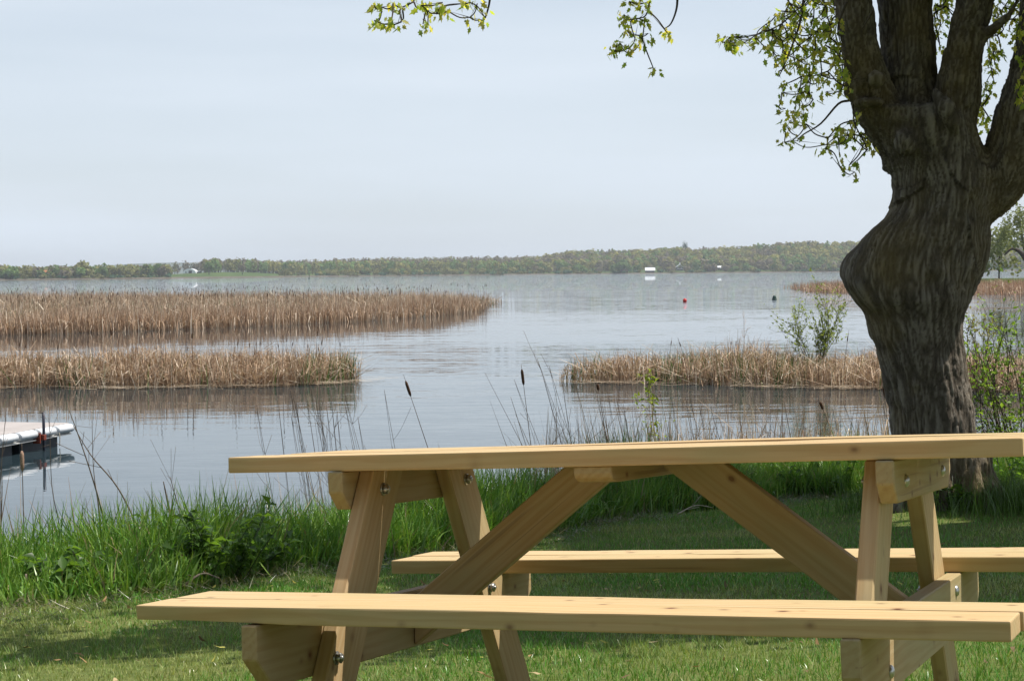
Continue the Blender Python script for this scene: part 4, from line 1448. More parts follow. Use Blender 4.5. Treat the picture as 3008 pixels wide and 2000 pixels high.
shrub('bank_shrub', 'green leafy shrub at the right picture edge beside the trunk', (pb[0], d, float(ground_z(pb[0], d))), tips, 18, 0.050, (0.18, 0.29, 0.06), 1500, 0.009, jitter=0.07, leaf_from=0.3)
d = 17.0
tips = [at(x_, y_, d) for x_, y_ in ((1485, 858), (1488, 880), (1540, 940))]
pb = at(1497, 1070, d)
shrub('leafy_sapling', 'bright green upright sapling behind the tabletop', (pb[0], d, float(ground_z(pb[0], d))), tips, 3, 0.05, (0.22, 0.29, 0.045), 240, 0.006, jitter=0.015, cat='sapling', leaf_from=0.4, side=0.35)
p0 = at(1714, 800, 42.0)
stalk('plume_grass', 1714, 800, 1713, 718, 42.0, 'single pale plume grass stem above the right reed bed', None, 0.012, 8, 0.01, plain('pale_plume', (0.5, 0.42, 0.36), 0.9, 0.05), 'grass stem')

# right-hand far spit with a willow
sp = np.array([(66, 262), (76, 254), (110, 250), (160, 255), (220, 262), (220, 330), (110, 330), (72, 300)], float)
bm = bmesh.new()
vs = [bm.verts.new((x_, y_, -0.2)) for x_, y_ in sp]
cc = sp.mean(0)
vt = [bm.verts.new(((x_ - cc[0]) * 0.9 + cc[0], (y_ - cc[1]) * 0.8 + cc[1], 0.9)) for x_, y_ in sp]
bm.faces.new(vt)
for i in range(len(sp)):
    j = (i + 1) % len(sp)
    bm.faces.new((vs[i], vs[j], vt[j], vt[i]))
bmesh.ops.recalc_face_normals(bm, faces=list(bm.faces))
tag(link('right_shore', bm_mesh('right_shore', bm), tf.m), kind='structure')
wb = np.array([at(2375, 622, 275.0)[0], 275.0, 0.7])
wt = empty('willow_tree', wb)
tag(wt, 'pale green weeping willow far off at the right picture edge', 'tree')
tp_ = [((0, 0, -0.3), (-0.4, 0, 2.2), (-1.6, 0, 4.2), (-3.0, 0, 4.9), (-4.2, 0, 3.9)), ((0, 0, 1.5), (0.5, 0, 5), (0.3, 0.5, 9.5)), ((-0.3, 0, 2.2), (-1.2, .4, 6), (-1.6, .8, 9.5)), ((0.2, 0, 2), (2.5, 0, 6), (4.5, 0, 8.0))]
for i, q_ in enumerate(tp_):
    P = spline(q_, 14)
    link('trunk' if i == 0 else 'limb', mesh_np('limb', *tube(P, np.linspace(0.55 if i == 0 else 0.35, 0.10, len(P)), 7), smooth=True), M_FTRUNK, wt)
bag = Bag()
for k in range(95):
    th, rr_ = rng.uniform(0, 6.28), rng.uniform(0.1, 1) ** 0.5
    c_ = np.array([math.cos(th) * 5.6 * rr_, math.sin(th) * 4.6 * rr_, 7.0 + 4.6 * (1 - rr_ ** 2) - 3.4 * rng.uniform(0, 1) * rr_])
    crown_quads(c_, 0.75, 1.5, 34, np.array([0.15, 0.165, 0.06]) * rng.uniform(0.75, 1.2), bag, 0.20, inner=0.2)
tag(link('crown', bag.mesh('crown'), M_WOODS, wt), kind='stuff')
for sx_w, hh_w, lab in ((2300, 8.5, 'small pale tree left of the far willow'), (2008, 6.0, 'thin pale tree top peeking left of the big trunk')):
    b_ = at(sx_w, 622, 290.0)
    e = empty('pale_tree', (b_[0], 290.0, 0.5))
    tag(e, lab, 'tree')
    bag = Bag()
    for k in range(30):
        crown_quads(np.array([rng.normal(0, 1.5), rng.normal(0, 1.2), hh_w * rng.uniform(0.18, 0.95)]), 1.1, 1.3, 26, np.array([0.14, 0.15, 0.06]) * rng.uniform(0.8, 1.2), bag, 0.2, inner=0.2)
    tag(link('crown', bag.mesh('crown'), M_WOODS, e), kind='stuff')
    link('trunk', mesh_np('trunk', *tube([(0, 0, -0.7), (0.1, 0, hh_w * 0.5), (0, 0, hh_w * 0.9)], [0.14, 0.10, 0.04], 6)), M_FTRUNK, e)
    if sx_w < 2200:
        bpy.data.objects.remove(e.children[0]); bpy.data.objects.remove(e.children[0]); bpy.data.objects.remove(e)

# ------------------------------------------------------------------ the big maple
TD = 12.4
PXM = TD / (FPX / K)
tree_root = np.array([3.02, 12.4, float(ground_z(3.02, 12.4))])
maple = empty('maple_tree', tree_root)
tag(maple, 'big gnarled maple with burled dark trunk and young leaves', 'tree')


def ring_tube(rows, depth, dscale=0.92, sides=28, dshift=None):
    """rows: (y, left, right) sighted outline -> closed elliptical tube"""
    V_ = []
    th = np.linspace(0, 2 * np.pi, sides, endpoint=False)
    for i, (y_, l_, r_) in enumerate(rows):
        dd = depth if dshift is None else depth + dshift[i]
        c_ = at((l_ + r_) / 2, y_, dd)
        a_ = (r_ - l_) / 2 * dd / (FPX / K)
        V_.append(np.stack([c_[0] + a_ * np.cos(th), c_[1] + min(a_ * dscale, 0.36) * np.sin(th), np.full(sides, c_[2])], 1))
    m = len(V_)
    F_ = [(i * sides + j, (i + 1) * sides + j, (i + 1) * sides + (j + 1) % sides, i * sides + (j + 1) % sides) for i in range(m - 1) for j in range(sides)]
    V_ = np.concatenate(V_)
    return V_, F_, sides, m


def add_closed(bm, V_, F_, sides, m):
    vs = [bm.verts.new(v) for v in V_]
    for f in F_:
        bm.faces.new([vs[i] for i in f])
    bm.faces.new([vs[j] for j in range(sides)])
    bm.faces.new([vs[(m - 1) * sides + j] for j in range(sides)][::-1])


def limb_path(pts, dshift=0.0):
    """pts: (x, y, half-width px, depth offset)"""
    P, R = [], []
    for x_, y_, hw, dd in pts:
        d_ = TD + dd + dshift
        P.append(at(x_, y_, d_))
        R.append(hw * d_ / (FPX / K))
    return np.array(P), np.array(R)


bm = bmesh.new()
trunk_rows = [(1290, 2040, 2310), (1235, 2060, 2296), (1200, 2072, 2284), (1150, 2082, 2276), (1100, 2072, 2262), (1050, 2062, 2250), (1000, 2056, 2244), (950, 2053, 2240), (900, 2045, 2232), (850, 2033, 2222), (800, 2020, 2216), (750, 2003, 2213), (720, 1991, 2219), (690, 1965, 2231),
              (660, 1946, 2247), (640, 1939, 2256), (620, 1940, 2265), (600, 1949, 2274), (580, 1962, 2277), (550, 1985, 2278), (520, 2014, 2277), (500, 2036, 2280), (470, 2054, 2292), (440, 2058, 2298), (400, 2054, 2290), (370, 2042, 2280), (340, 2024, 2262), (310, 2004, 2250), (280, 1984, 2238), (250, 1972, 2200)]
add_closed(bm, *ring_tube(trunk_rows, TD))


LIMBS = []


def add_limb(pts, n=22, sides=18):
    if sides == 18:
        LIMBS.append(pts)
    P, R = limb_path(pts)
    Q = spline(np.column_stack([P, R]), n)
    V_, F_ = tube(Q[:, :3], Q[:, 3], sides)
    vs = [bm.verts.new(v) for v in V_]
    for f in F_:
        try:
            bm.faces.new([vs[i] for i in f])
        except ValueError:
            pass


# left limb, centre limb, right-centre limb, right limb
add_limb([(2082, 340, 50, 0), (2016, 240, 50, -0.05), (1990, 160, 46, -0.1), (1980, 100, 43, -0.1), (1968, 30, 46, -0.1), (1955, -60, 44, -0.1), (1930, -260, 38, -0.2), (1890, -520, 26, -0.4), (1850, -800, 12, -0.7)])
add_limb([(2110, 380, 75, 0.05), (2100, 260, 66, 0.1), (2092, 160, 59, 0.1), (2084, 60, 60, 0.1), (2082, -40, 58, 0.1), (2090, -300, 45, 0.2), (2070, -600, 30, 0.4), (2090, -900, 12, 0.6)])
add_limb([(2190, 420, 70, 0.0), (2200, 300, 50, -0.05), (2206, 200, 47, -0.1), (2222, 100, 42, -0.1), (2245, 0, 40, -0.1), (2275, -120, 38, -0.2), (2330, -350, 30, -0.3), (2380, -620, 20, -0.5), (2400, -900, 8, -0.5)])
add_limb([(2235, 470, 62, 0.0), (2300, 420, 62, -0.05), (2335, 350, 60, -0.1), (2350, 250, 55, -0.15), (2372, 150, 46, -0.2), (2392, 40, 42, -0.2), (2410, -80, 40, -0.3), (2460, -350, 28, -0.5), (2540, -650, 14, -0.8)])
# stub of a small branch on the right
add_limb([(2250, 95, 13, -0.1), (2275, 75, 13, -0.2), (2300, 58, 11, -0.3), (2325, 35, 10, -0.4), (2350, -10, 9, -0.5)], 12, 10)
# broken slab in the crotch
add_limb([(2150, 205, 7, -0.30), (2172, 240, 15, -0.36), (2190, 275, 16, -0.36), (2203, 305, 8, -0.33)], 10, 10)
# root flare
for a_, l_ in ((-2.6, 0.55), (-1.9, 0.5), (-1.2, 0.6), (-0.5, 0.55), (0.4, 0.5), (1.5, 0.5), (2.6, 0.5)):
    c_ = np.array([tree_root[0] + 0.02, tree_root[1], 0])
    P = np.array([c_ + np.array([math.cos(a_) * 0.18, math.sin(a_) * 0.18, tree_root[2] + 0.42]), c_ + np.array([math.cos(a_) * 0.30, math.sin(a_) * 0.30, tree_root[2] + 0.14]), c_ + np.array([math.cos(a_) * l_, math.sin(a_) * l_, tree_root[2] - 0.08])])
    V_, F_ = tube(spline(P, 8), np.linspace(0.14, 0.06, len(spline(P, 8))), 10)
    vs = [bm.verts.new(v) for v in V_]
    for f in F_:
        try:
            bm.faces.new([vs[i] for i in f])
        except ValueError:
            pass


def burl(x_, y_, rx, ry, dd, sq=1.0):
    c_ = at(x_, y_, TD + dd)
    g = bmesh.ops.create_icosphere(bm, subdivisions=3, radius=1.0)
    for v in g['verts']:
        v.co = Vector((v.co.x * rx * PXM + c_[0], v.co.y * sq * rx * PXM + c_[1], v.co.z * ry * PXM + c_[2]))


burl(1990, 215, 34, 42, -0.08)        # burl below the left limb
burl(1982, 168, 22, 18, -0.12)
burl(1970, 205, 24, 30, -0.20)
burl(2022, 182, 20, 17, -0.34)
burl(2000, 236, 34, 10, -0.30)
burl(2085, 330, 26, 34, -0.30)
burl(2150, 610, 30, 44, -0.30)
burl(2232, 560, 44, 110, -0.04, 1.0)   # swelling on the right flank
burl(2315, 400, 46, 55, -0.10, 1.2)
burl(2216, 715, 8, 9, 0.0)
bmesh.ops.recalc_face_normals(bm, faces=list(bm.faces))
raw = bm_mesh('maple_raw', bm)
tmp = bpy.data.objects.new('maple_raw', raw)
COL.objects.link(tmp)
md = tmp.modifiers.new('r', 'REMESH')
md.mode = 'VOXEL'
md.voxel_size = 0.0133
ms = tmp.modifiers.new('s', 'SMOOTH')
ms.factor = 0.5
ms.iterations = 22
dg = bpy.context.evaluated_depsgraph_get()
me = bpy.data.meshes.new_from_object(tmp.evaluated_get(dg))
bpy.data.objects.remove(tmp)
nv_ = len(me.vertices)
co = np.zeros(nv_ * 3, np.float32)
no = np.zeros(nv_ * 3, np.float32)
me.vertices.foreach_get('co', co)
me.vertices.foreach_get('normal', no)
co, no = co.reshape(-1, 3).astype(float), no.reshape(-1, 3).astype(float)
# bark: interlacing furrows in the unrolled surface of each limb
cl_ = [np.array([at((l_ + r_) / 2, y_, TD) for y_, l_, r_ in trunk_rows])]
cl_[0] = spline(cl_[0], 120)
cl_ += [spline(limb_path(p_)[0], 60) for p_ in LIMBS]
cid = np.concatenate([np.full(len(c_), i) for i, c_ in enumerate(cl_)])
cpt = np.concatenate(cl_)
near = np.zeros(nv_, int)
for i0 in range(0, nv_, 20000):
    dd_ = ((co[i0:i0 + 20000, None, :] - cpt[None]) ** 2 * np.array([1, 1, 0.6])).sum(-1)
    near[i0:i0 + 20000] = dd_.argmin(1)
cpt[cid == 0, 0] = 0.45 * cpt[cid == 0, 0] + 0.55 * 3.03
off = co - cpt[near]
u_ = np.arctan2(off[:, 0], -off[:, 1]) * 0.31 + cid[near] * 1.37
wz = co[:, 2]
wob = (fbm(wz * 1.7, u_ * 1.5, 5, 3) - 0.5) * 2.2
n1_ = np.abs(vnoise(u_ * 66 + wz * 5.0 + wob * 2.2, wz * 4.6, 13) - 0.5) * 2
n2_ = np.abs(vnoise(u_ * 66 - wz * 5.0 + wob * 2.2 + 50, wz * 4.6, 23) - 0.5) * 2
fur = np.clip(np.minimum(n1_, n2_) / 0.50, 0, 1)
ridge = fur * fur * (3 - 2 * fur)
lumps = fbm(u_ * 4.0, wz * 2.6, 33, 3) - 0.5 + 0.7 * (fbm(u_ * 10.0, wz * 6.0, 37, 2) - 0.5)
fine = fbm(u_ * 45.0, wz * 16.0, 43, 2) - 0.5
disp = (ridge - 0.55) * 0.010 + lumps * 0.045 + fine * 0.016
co2 = co + no * disp[:, None] - tree_root
ba = me.color_attributes.new('bark', 'FLOAT_COLOR', 'POINT')
ba.data.foreach_set('color', np.column_stack([u_, wz, ridge, np.ones(nv_)]).astype(np.float32).ravel())
me.vertices.foreach_set('co', co2.astype(np.float32).ravel())
for p_ in me.polygons:
    p_.use_smooth = True
me.materials.clear()
me.update()
link('trunk', me, M_BARK, maple)

# twigs and young leaves
def z7(q_):
    return 823 + 0.432 * q_[0], 0.432 * q_[1]


CL = []           # clusters: (x, y, depth offset, group)
for q_ in ((100, 50), (90, 110), (110, 125), (140, 130), (180, 125), (215, 128), (235, 118), (200, 30), (240, 40), (190, 20), (340, 30), (370, 50), (350, 20), (440, 40), (350, 130), (375, 150), (420, 75), (480, 60), (600, 95), (600, 15), (560, 22), (640, 20), (670, 110), (680, 95), (455, 15), (300, 10), (90, 30), (130, 40)):
    CL.append((*z7(q_), rng.uniform(-1.4, -1.0), 0))
for q_ in ((1380, 240), (1370, 275), (1400, 230), (1360, 255), (1440, 260), (1445, 285), (1480, 210), (1500, 190), (1550, 180), (1520, 210), (1470, 235), (1430, 110), (1420, 80), (1410, 95), (1500, 100), (1530, 110), (1550, 60), (1470, 20), (1520, 20), (1450, 10), (1580, 372), (1660, 182), (1650, 175), (1430, 165), (1560, 10)):
    CL.append((*z7(q_), rng.uniform(-1.0, -0.6), 1))


def scatter(poly, n, g, lo=-0.9, hi=0.4, mind=9.0):
    poly = np.array(poly, float)
    got = []
    tries = 0
    while len(got) < n and tries < 4000:
        tries += 1
        q_ = sample_poly(poly, 1)[0]
        if all((q_[0] - a_) ** 2 + (q_[1] - b_) ** 2 > mind ** 2 for a_, b_ in got):
            got.append((q_[0], q_[1]))
            CL.append((q_[0], q_[1], rng.uniform(lo, hi), g))


scatter([(1665, 75), (1690, 78), (1730, 95), (1760, 55), (1790, 25), (1850, -15), (1925, -15), (1938, 60), (1945, 130), (1890, 125), (1850, 95), (1800, 130), (1760, 118), (1700, 120), (1668, 132)], 92, 2, mind=7.5)
scatter([(1790, 130), (1850, 100), (1945, 120), (1960, 190), (1950, 240), (1900, 215), (1860, 250), (1795, 245)], 50, 2, mind=9)
scatter([(1793, 245), (1850, 240), (1862, 275), (1835, 335), (1805, 330)], 15, 2, mind=9)
scatter([(1880, 315), (1910, 270), (1970, 260), (2010, 320), (1985, 370), (1970, 402), (1920, 385), (1900, 345)], 26, 2, mind=9)
scatter([(2150, -10), (2195, -10), (2175, 80), (2158, 140), (2148, 60)], 18, 3, 0.3, 1.2, 8)
scatter([(2262, 150), (2290, 0), (2360, -10), (2360, 60), (2330, 60), (2310, 150), (2288, 240), (2268, 320), (2255, 300)], 42, 3, 0.3, 1.3, 8)
scatter([(2330, 60), (2365, 20), (2365, 240), (2340, 240), (2345, 140)], 16, 3, -0.9, -0.5, 8)

anchors = {0: [at(960, -70, TD - 1.1)], 1: [at(1545, -70, TD - 0.8)], 2: [at(1935, 30, TD - 0.1), at(1960, 150, TD - 0.1), at(1880, -60, TD - 0.3), at(1965, 232, TD - 0.1), at(2040, 310, TD + 0.35), at(1770, -60, TD - 0.4)], 3: [at(2235, 60, TD + 0.2), at(2330, 180, TD + 0.2), at(2250, 240, TD + 0.25)]}
tw = {}
twb = lambda k_: tw.setdefault(k_, Bag())
pts = [(at(x_, y_, TD + dd), g) for x_, y_, dd, g in CL]
leafP, leafD = [], []
for g in range(4):
    nodes = [(a_, 0.0, (g, i)) for i, a_ in enumerate(anchors[g])]
    todo = [p_ for p_, gg in pts if gg == g]
    while todo:                    # grow the twig network outward from its anchors
        best = None
        for i, p_ in enumerate(todo):
            for j, (a_, L0, _k) in enumerate(nodes):
                c_ = np.linalg.norm(p_ - a_) + 0.22 * L0
                if best is None or c_ < best[0]:
                    best = (c_, i, j)
        _, i, j = best
        p_ = todo.pop(i)
        a_, L0, key = nodes[j]
        ln = np.linalg.norm(p_ - a_)
        mid = (a_ + p_) / 2 + rng.normal(0, 0.07, 3) * ln + np.array([0, 0, (-0.10 if p_[2] > a_[2] - 0.1 else 0.12) * ln])
        Q = spline([a_, mid, p_], 8)
        r0 = float(np.clip(0.0065 - 0.0026 * L0, 0.0020, 0.0065))
        twb(key).add(*tube(Q - tree_root, np.linspace(r0, max(r0 * 0.7, 0.0016), len(Q)), 5))
        nodes.append((p_, L0 + ln, key))
        for k in range(rng.integers(5, 9)):
            leafP.append(p_ + rng.normal(0, 0.020, 3))
            dv = rng.normal(0, 0.55, 3)
            dv[2] = -rng.uniform(0.35, 1.1)
            leafD.append(dv)
# bare drooping twigs
for path, g in (([(1852, -20), (1845, 40), (1830, 90), (1806, 150), (1793, 178)], 2), ([(1560, -20), (1558, 20), (1545, 55), (1528, 68)], 1), ([(1480, -20), (1472, 10), (1466, 25)], 1), ([(1130, -20), (1126, 12), (1118, 40), (1112, 50)], 0), ([(1955, 232), (1930, 240), (1890, 285), (1850, 310), (1835, 325)], 2), ([(1950, 5), (1930, 60), (1935, 100)], 2), ([(2010, 25), (1985, 68)], 2)):
    P = spline([at(x_, y_, TD - 0.7) for x_, y_ in path], 16)
    link('twig', mesh_np('twig', *tube(P - tree_root, np.linspace(0.009, 0.003, len(P)), 6), smooth=True), M_TWIG, maple)
# arching limbs that carry the two hanging sprays, above the picture
for g, path in ((0, [(1880, -420, -0.4), (1600, -480, -0.7), (1250, -330, -1.0), (960, -70, -1.1)]), (1, [(1900, -300, -0.3), (1720, -330, -0.5), (1590, -200, -0.7), (1545, -70, -0.8)])):
    P = spline([at(x_, y_, TD + dd) for x_, y_, dd in path], 20)
    twb((g, 0)).add(*tube(P - tree_root, np.linspace(0.07, 0.010, len(P)), 8))
for g in tw:
    link('branch', tw[g].mesh('branch', True), M_TWIG, maple)

# a lobed drooping leaf
lv = np.array([(0, 0, 0), (0.10, 0.22, 0.0), (0.34, 0.30, -0.03), (0.20, 0.46, -0.03), (0.30, 0.66, -0.10), (0.12, 0.70, -0.10), (0.0, 1.0, -0.22), (-0.12, 0.70, -0.10), (-0.30, 0.66, -0.10), (-0.20, 0.46, -0.03), (-0.34, 0.30, -0.03), (-0.10, 0.22, 0.0), (0, 0.5, -0.09)])
lf = [(12, i, i + 1) for i in range(0, 11)] + [(12, 11, 0)]
lv[:, 0] *= 0.80
LT = []
for c_ in ((0.40, 0.48, 0.09), (0.55, 0.57, 0.13), (0.29, 0.40, 0.075), (0.56, 0.52, 0.16)):
    me_ = mesh_np('leaf', lv, np.array(lf), np.tile(np.array(c_), (len(lv), 1)))
    me_.materials.append(M_LEAF)
    LT.append((me_, c_))
leafP, leafD = np.array(leafP), np.array(leafD)
order = rng.permutation(len(leafP))
rest = Bag()


def leaf_frame(dv):
    y_ = dv / np.linalg.norm(dv)
    x_ = np.cross(y_, rng.normal(size=3))
    x_ /= np.linalg.norm(x_)
    return np.column_stack([x_, y_, np.cross(x_, y_)])


for c, i in enumerate(order):
    Rm_ = leaf_frame(leafD[i])
    sc = rng.uniform(0.030, 0.076)
    me_, col = LT[rng.integers(4)]
    if c < 300:
        o = link('leaf', me_, None, maple)
        m4 = Matrix(((Rm_ * sc).tolist())).to_4x4()
        m4.translation = Vector(leafP[i] - tree_root)
        o.matrix_local = m4
    else:
        f4 = np.array([(12, a_, b_, b_) for _, a_, b_ in lf])
        rest.add(lv @ (Rm_ * sc).T + leafP[i] - tree_root, np.array(lf), np.array(col) * rng.uniform(0.8, 1.2))
tag(link('foliage', rest.mesh('foliage'), M_LEAF, maple), kind='stuff')
# the crown above the picture
nc = 82000
th = rng.uniform(0, 2 * np.pi, nc)
rr_ = 3.7 * rng.uniform(0, 1, nc) ** 0.62
zz = rng.uniform(4.3, 10.2, nc)
env = np.sqrt(np.clip(1 - ((zz - 6.6) / 3.9) ** 2, 0.05, 1))
P = np.column_stack([4.7 + np.cos(th) * rr_ * env, 11.7 + np.sin(th) * rr_ * env * 1.35, zz + 0.9])
gap = fbm(P[:, 0] * 0.75 + P[:, 2] * 0.5, P[:, 1] * 0.75 - P[:, 2] * 0.4, 101, 3)
up_ = (P[:, 2] - 2.6) / P[:, 1] > 0.172                         # stay out of the part of the crown seen in the picture
lx_, ly_ = P[:, 0] - 0.50 * (P[:, 2] - 4.3), P[:, 1] - 0.09 * (P[:, 2] - 4.3)
lit_ = (lx_ > -1.3) & (lx_ < 2.2) & (ly_ > 10.6) & (ly_ < 12.9) & (rng.uniform(0, 1, nc) < 0.96)     # an opening in the crown above the hanging sprays
tx_, ty_ = P[:, 0] - 0.50 * (P[:, 2] - 3.2), P[:, 1] - 0.09 * (P[:, 2] - 3.2)
lit_ |= (tx_ > 2.9) & (tx_ < 4.4) & (ty_ > 11.5) & (ty_ < 12.6) & (fbm(tx_ * 2.5, ty_ * 2.5, 7, 2) > 0.46)       # sun flecks on the right side of the trunk
lit_ |= (P[:, 0] - 0.50 * (P[:, 2] - 0.9) < -0.55) & (rng.uniform(0, 1, nc) < 0.9)
P = P[(gap > 0.38) & up_ & ~lit_]
nc = len(P)
L_ = rng.uniform(0.15, 0.25, nc)
V_, F_, k_ = leaf_quads(P - tree_root, rnd_dir(nc, 0.8), rnd_dir(nc, -0.4), L_, L_ * 0.75)
nb_ = 5200
Pb = np.column_stack([rng.normal(1.5, 0.95, nb_), rng.normal(7.35, 0.34, nb_) + 0.25 * np.sin(np.arange(nb_)), rng.normal(5.7, 0.35, nb_)])
Pb = Pb[(fbm(Pb[:, 0] * 1.7, Pb[:, 1] * 1.7, 77, 2) > 0.45) & ((Pb[:, 2] - 2.6) / Pb[:, 1] > 0.21)]
Lb = rng.uniform(0.08, 0.15, len(Pb))
Vb, Fb, kb = leaf_quads(Pb - tree_root, rnd_dir(len(Pb), 0.8), rnd_dir(len(Pb), -0.4), Lb, Lb * 0.75)
tag(link('bough_foliage', mesh_np('bough_foliage', Vb, Fb, np.repeat(np.array([0.14, 0.19, 0.035]) * rng.uniform(0.7, 1.3, (len(Pb), 1)), kb, 0)), M_LEAF, maple), kind='stuff')
Q_ = spline([at(2100, -250, TD + 0.2), (2.9, 11.0, 5.9), (2.3, 9.2, 6.0), (1.7, 7.6, 5.8), (0.4, 7.2, 5.6)], 24)
link('bough', mesh_np('bough', *tube(Q_ - tree_root, np.linspace(0.10, 0.015, len(Q_)), 8), smooth=True), M_TWIG, maple)
tag(link('crown', mesh_np('crown', V_, F_, np.repeat(np.array([0.14, 0.19, 0.035]) * rng.uniform(0.7, 1.3, (nc, 1)), k_, 0)), M_LEAF, maple), kind='stuff')

# ------------------------------------------------------------------ leafy park trees added behind the viewpoint to darken the camera-facing wood
shading = Bag()
for x_, y_, h_ in ((-15, -9, 11), (-8.5, -12, 12), (-2.5, -10.5, 11), (3.5, -12.5, 12), (-20, -14, 12), (-12, -17, 13), (0, -17, 13), (-24, -5, 11), (8.5, -17, 12)):
    gz_ = float(ground_z(x_, y_))
    for k in range(9):
        crown_quads(np.array([x_ + rng.normal(0, 1.5), y_ + rng.normal(0, 1.5), gz_ + h_ * rng.uniform(0.22, 0.85)]), 2.1, 1.9, 110, np.array([0.045, 0.075, 0.02]), shading, 0.20, inner=0.2)
    V_, F_ = tube([(x_, y_, gz_ - 0.2), (x_ + 0.1, y_, gz_ + h_ * 0.45)], [0.35, 0.2], 8)
    shading.add(V_, F_, np.array([0.06, 0.05, 0.04]))
tag(link('added_shade_trees', shading.mesh('added_shade_trees'), M_WOODS), 'leafy park trees added out of view behind the viewpoint to shade the table fronts', 'trees', kind='stuff')

# ------------------------------------------------------------------ picnic table
TAX = np.array([[0.9236, 0.3825, -0.0242], [-0.3796, 0.9217, 0.0801], [0.0529, -0.0648, 0.9965]])
TH = 0.755
tb = empty('picnic_table', G0)
m3 = Matrix(TAX.tolist()).to_4x4()
m3.translation = Vector(G0)
tb.matrix_world = m3
tag(tb, 'new pale pine picnic table with attached benches on the lawn', 'picnic table')
TB_L, TB_W, TT_, SW, HS, YS, FA, TL = 1.87, 0.7433, 0.038, 0.2911, 0.3164, 0.7766, 0.6252, 0.0378
N1, N2, F1, F2 = 0.0076, -0.0011, -0.0059, 0.0053


def place(o, loc, rot=(0, 0, 0)):
    o.location = (loc[0], loc[1], loc[2] + TH)
    o.rotation_euler = rot
    return o


def warped(lx, ly, lz, bev=0.0035, chips=3, seg=14):
    """plank with eased edges, slightly out of true, a few dents along its arrises"""
    bm_ = box_bm(lx, ly, lz, bev, 2)
    ed = [e_ for e_ in bm_.edges if abs(e_.verts[0].co.x - e_.verts[1].co.x) > lx * 0.7]
    bmesh.ops.subdivide_edges(bm_, edges=ed, cuts=seg, use_grid_fill=True)
    a_, b_ = rng.normal(0, 0.0012), rng.normal(0, 0.0012)
    ph = rng.uniform(0, 6)
    ch = [(rng.uniform(-0.45, 0.45) * lx, rng.choice([-1, 1]), rng.choice([-1, 1])) for _ in range(chips)]
    for v in bm_.verts:
        t_ = v.co.x / lx
        v.co.z += a_ * math.cos(6 * t_ + ph)
        v.co.y += b_ * math.cos(5 * t_ + ph)
        for cx0, sy_, sz_ in ch:
            if abs(v.co.x - cx0) < lx / seg * 0.6 and v.co.y * sy_ > ly * 0.47 and v.co.z * sz_ > lz * 0.40:
                v.co.y -= sy_ * 0.0013
                v.co.z -= sz_ * 0.0013
    return bm_


bw = (TB_W - 4 * 0.006) / 5
for i in range(5):
    me_ = bm_mesh('top_board', warped(TB_L + rng.normal(0, 0.003), bw, TT_))
    place(link('top_board', me_, M_WOOD, tb), (rng.normal(0, 0.003), -TB_W / 2 + bw / 2 + i * (bw + 0.006), -TT_ / 2 + (0 if i == 0 else rng.normal(-0.0005, 0.0015))))
sw = (SW - 0.006) / 2
for side in (-1, 1):
    z0, z1 = (N1, N2) if side < 0 else (F1, F2)
    for i in range(2):
        yy = (-YS + sw / 2 + i * (sw + 0.006)) if side < 0 else (YS - SW + sw / 2 + i * (sw + 0.006))
        me_ = bm_mesh('bench_board', warped(TB_L, sw, TT_))
        if side < 0 and i == 0:          # waney lower arris at the left end
            for v in me_.vertices:
                if v.co.x < -0.55 and v.co.y < 0 and v.co.z < 0:
                    v.co.z += 0.006 * min(1, (-0.55 - v.co.x) / 0.2)
                    v.co.y += 0.004
        place(link('bench_board', me_, M_WOOD, tb), ((0.006 if i else 0) * (1 if side < 0 else -1), yy, -HS - TT_ / 2 + (z0 + z1) / 2), (0, math.atan2(z0 - z1, TB_L), 0))


def beam_yz(name, poly, x0, mat, parent=tb, bev=0.003):
    """cross piece cut from a plank: outline in table y,z; mesh x runs along the grain"""
    c_ = np.mean(np.array(poly), 0)
    pl_ = [(a_ - c_[0], b_ - c_[1]) for a_, b_ in poly]
    bm_ = prism_bm(pl_, 0.038, 'y', bev)       # polygon in x,z ; thickness along y
    o = link(name, bm_mesh(name, bm_), mat, parent)
    place(o, (x0, c_[0], c_[1]), (0, 0, math.pi / 2))
    return o


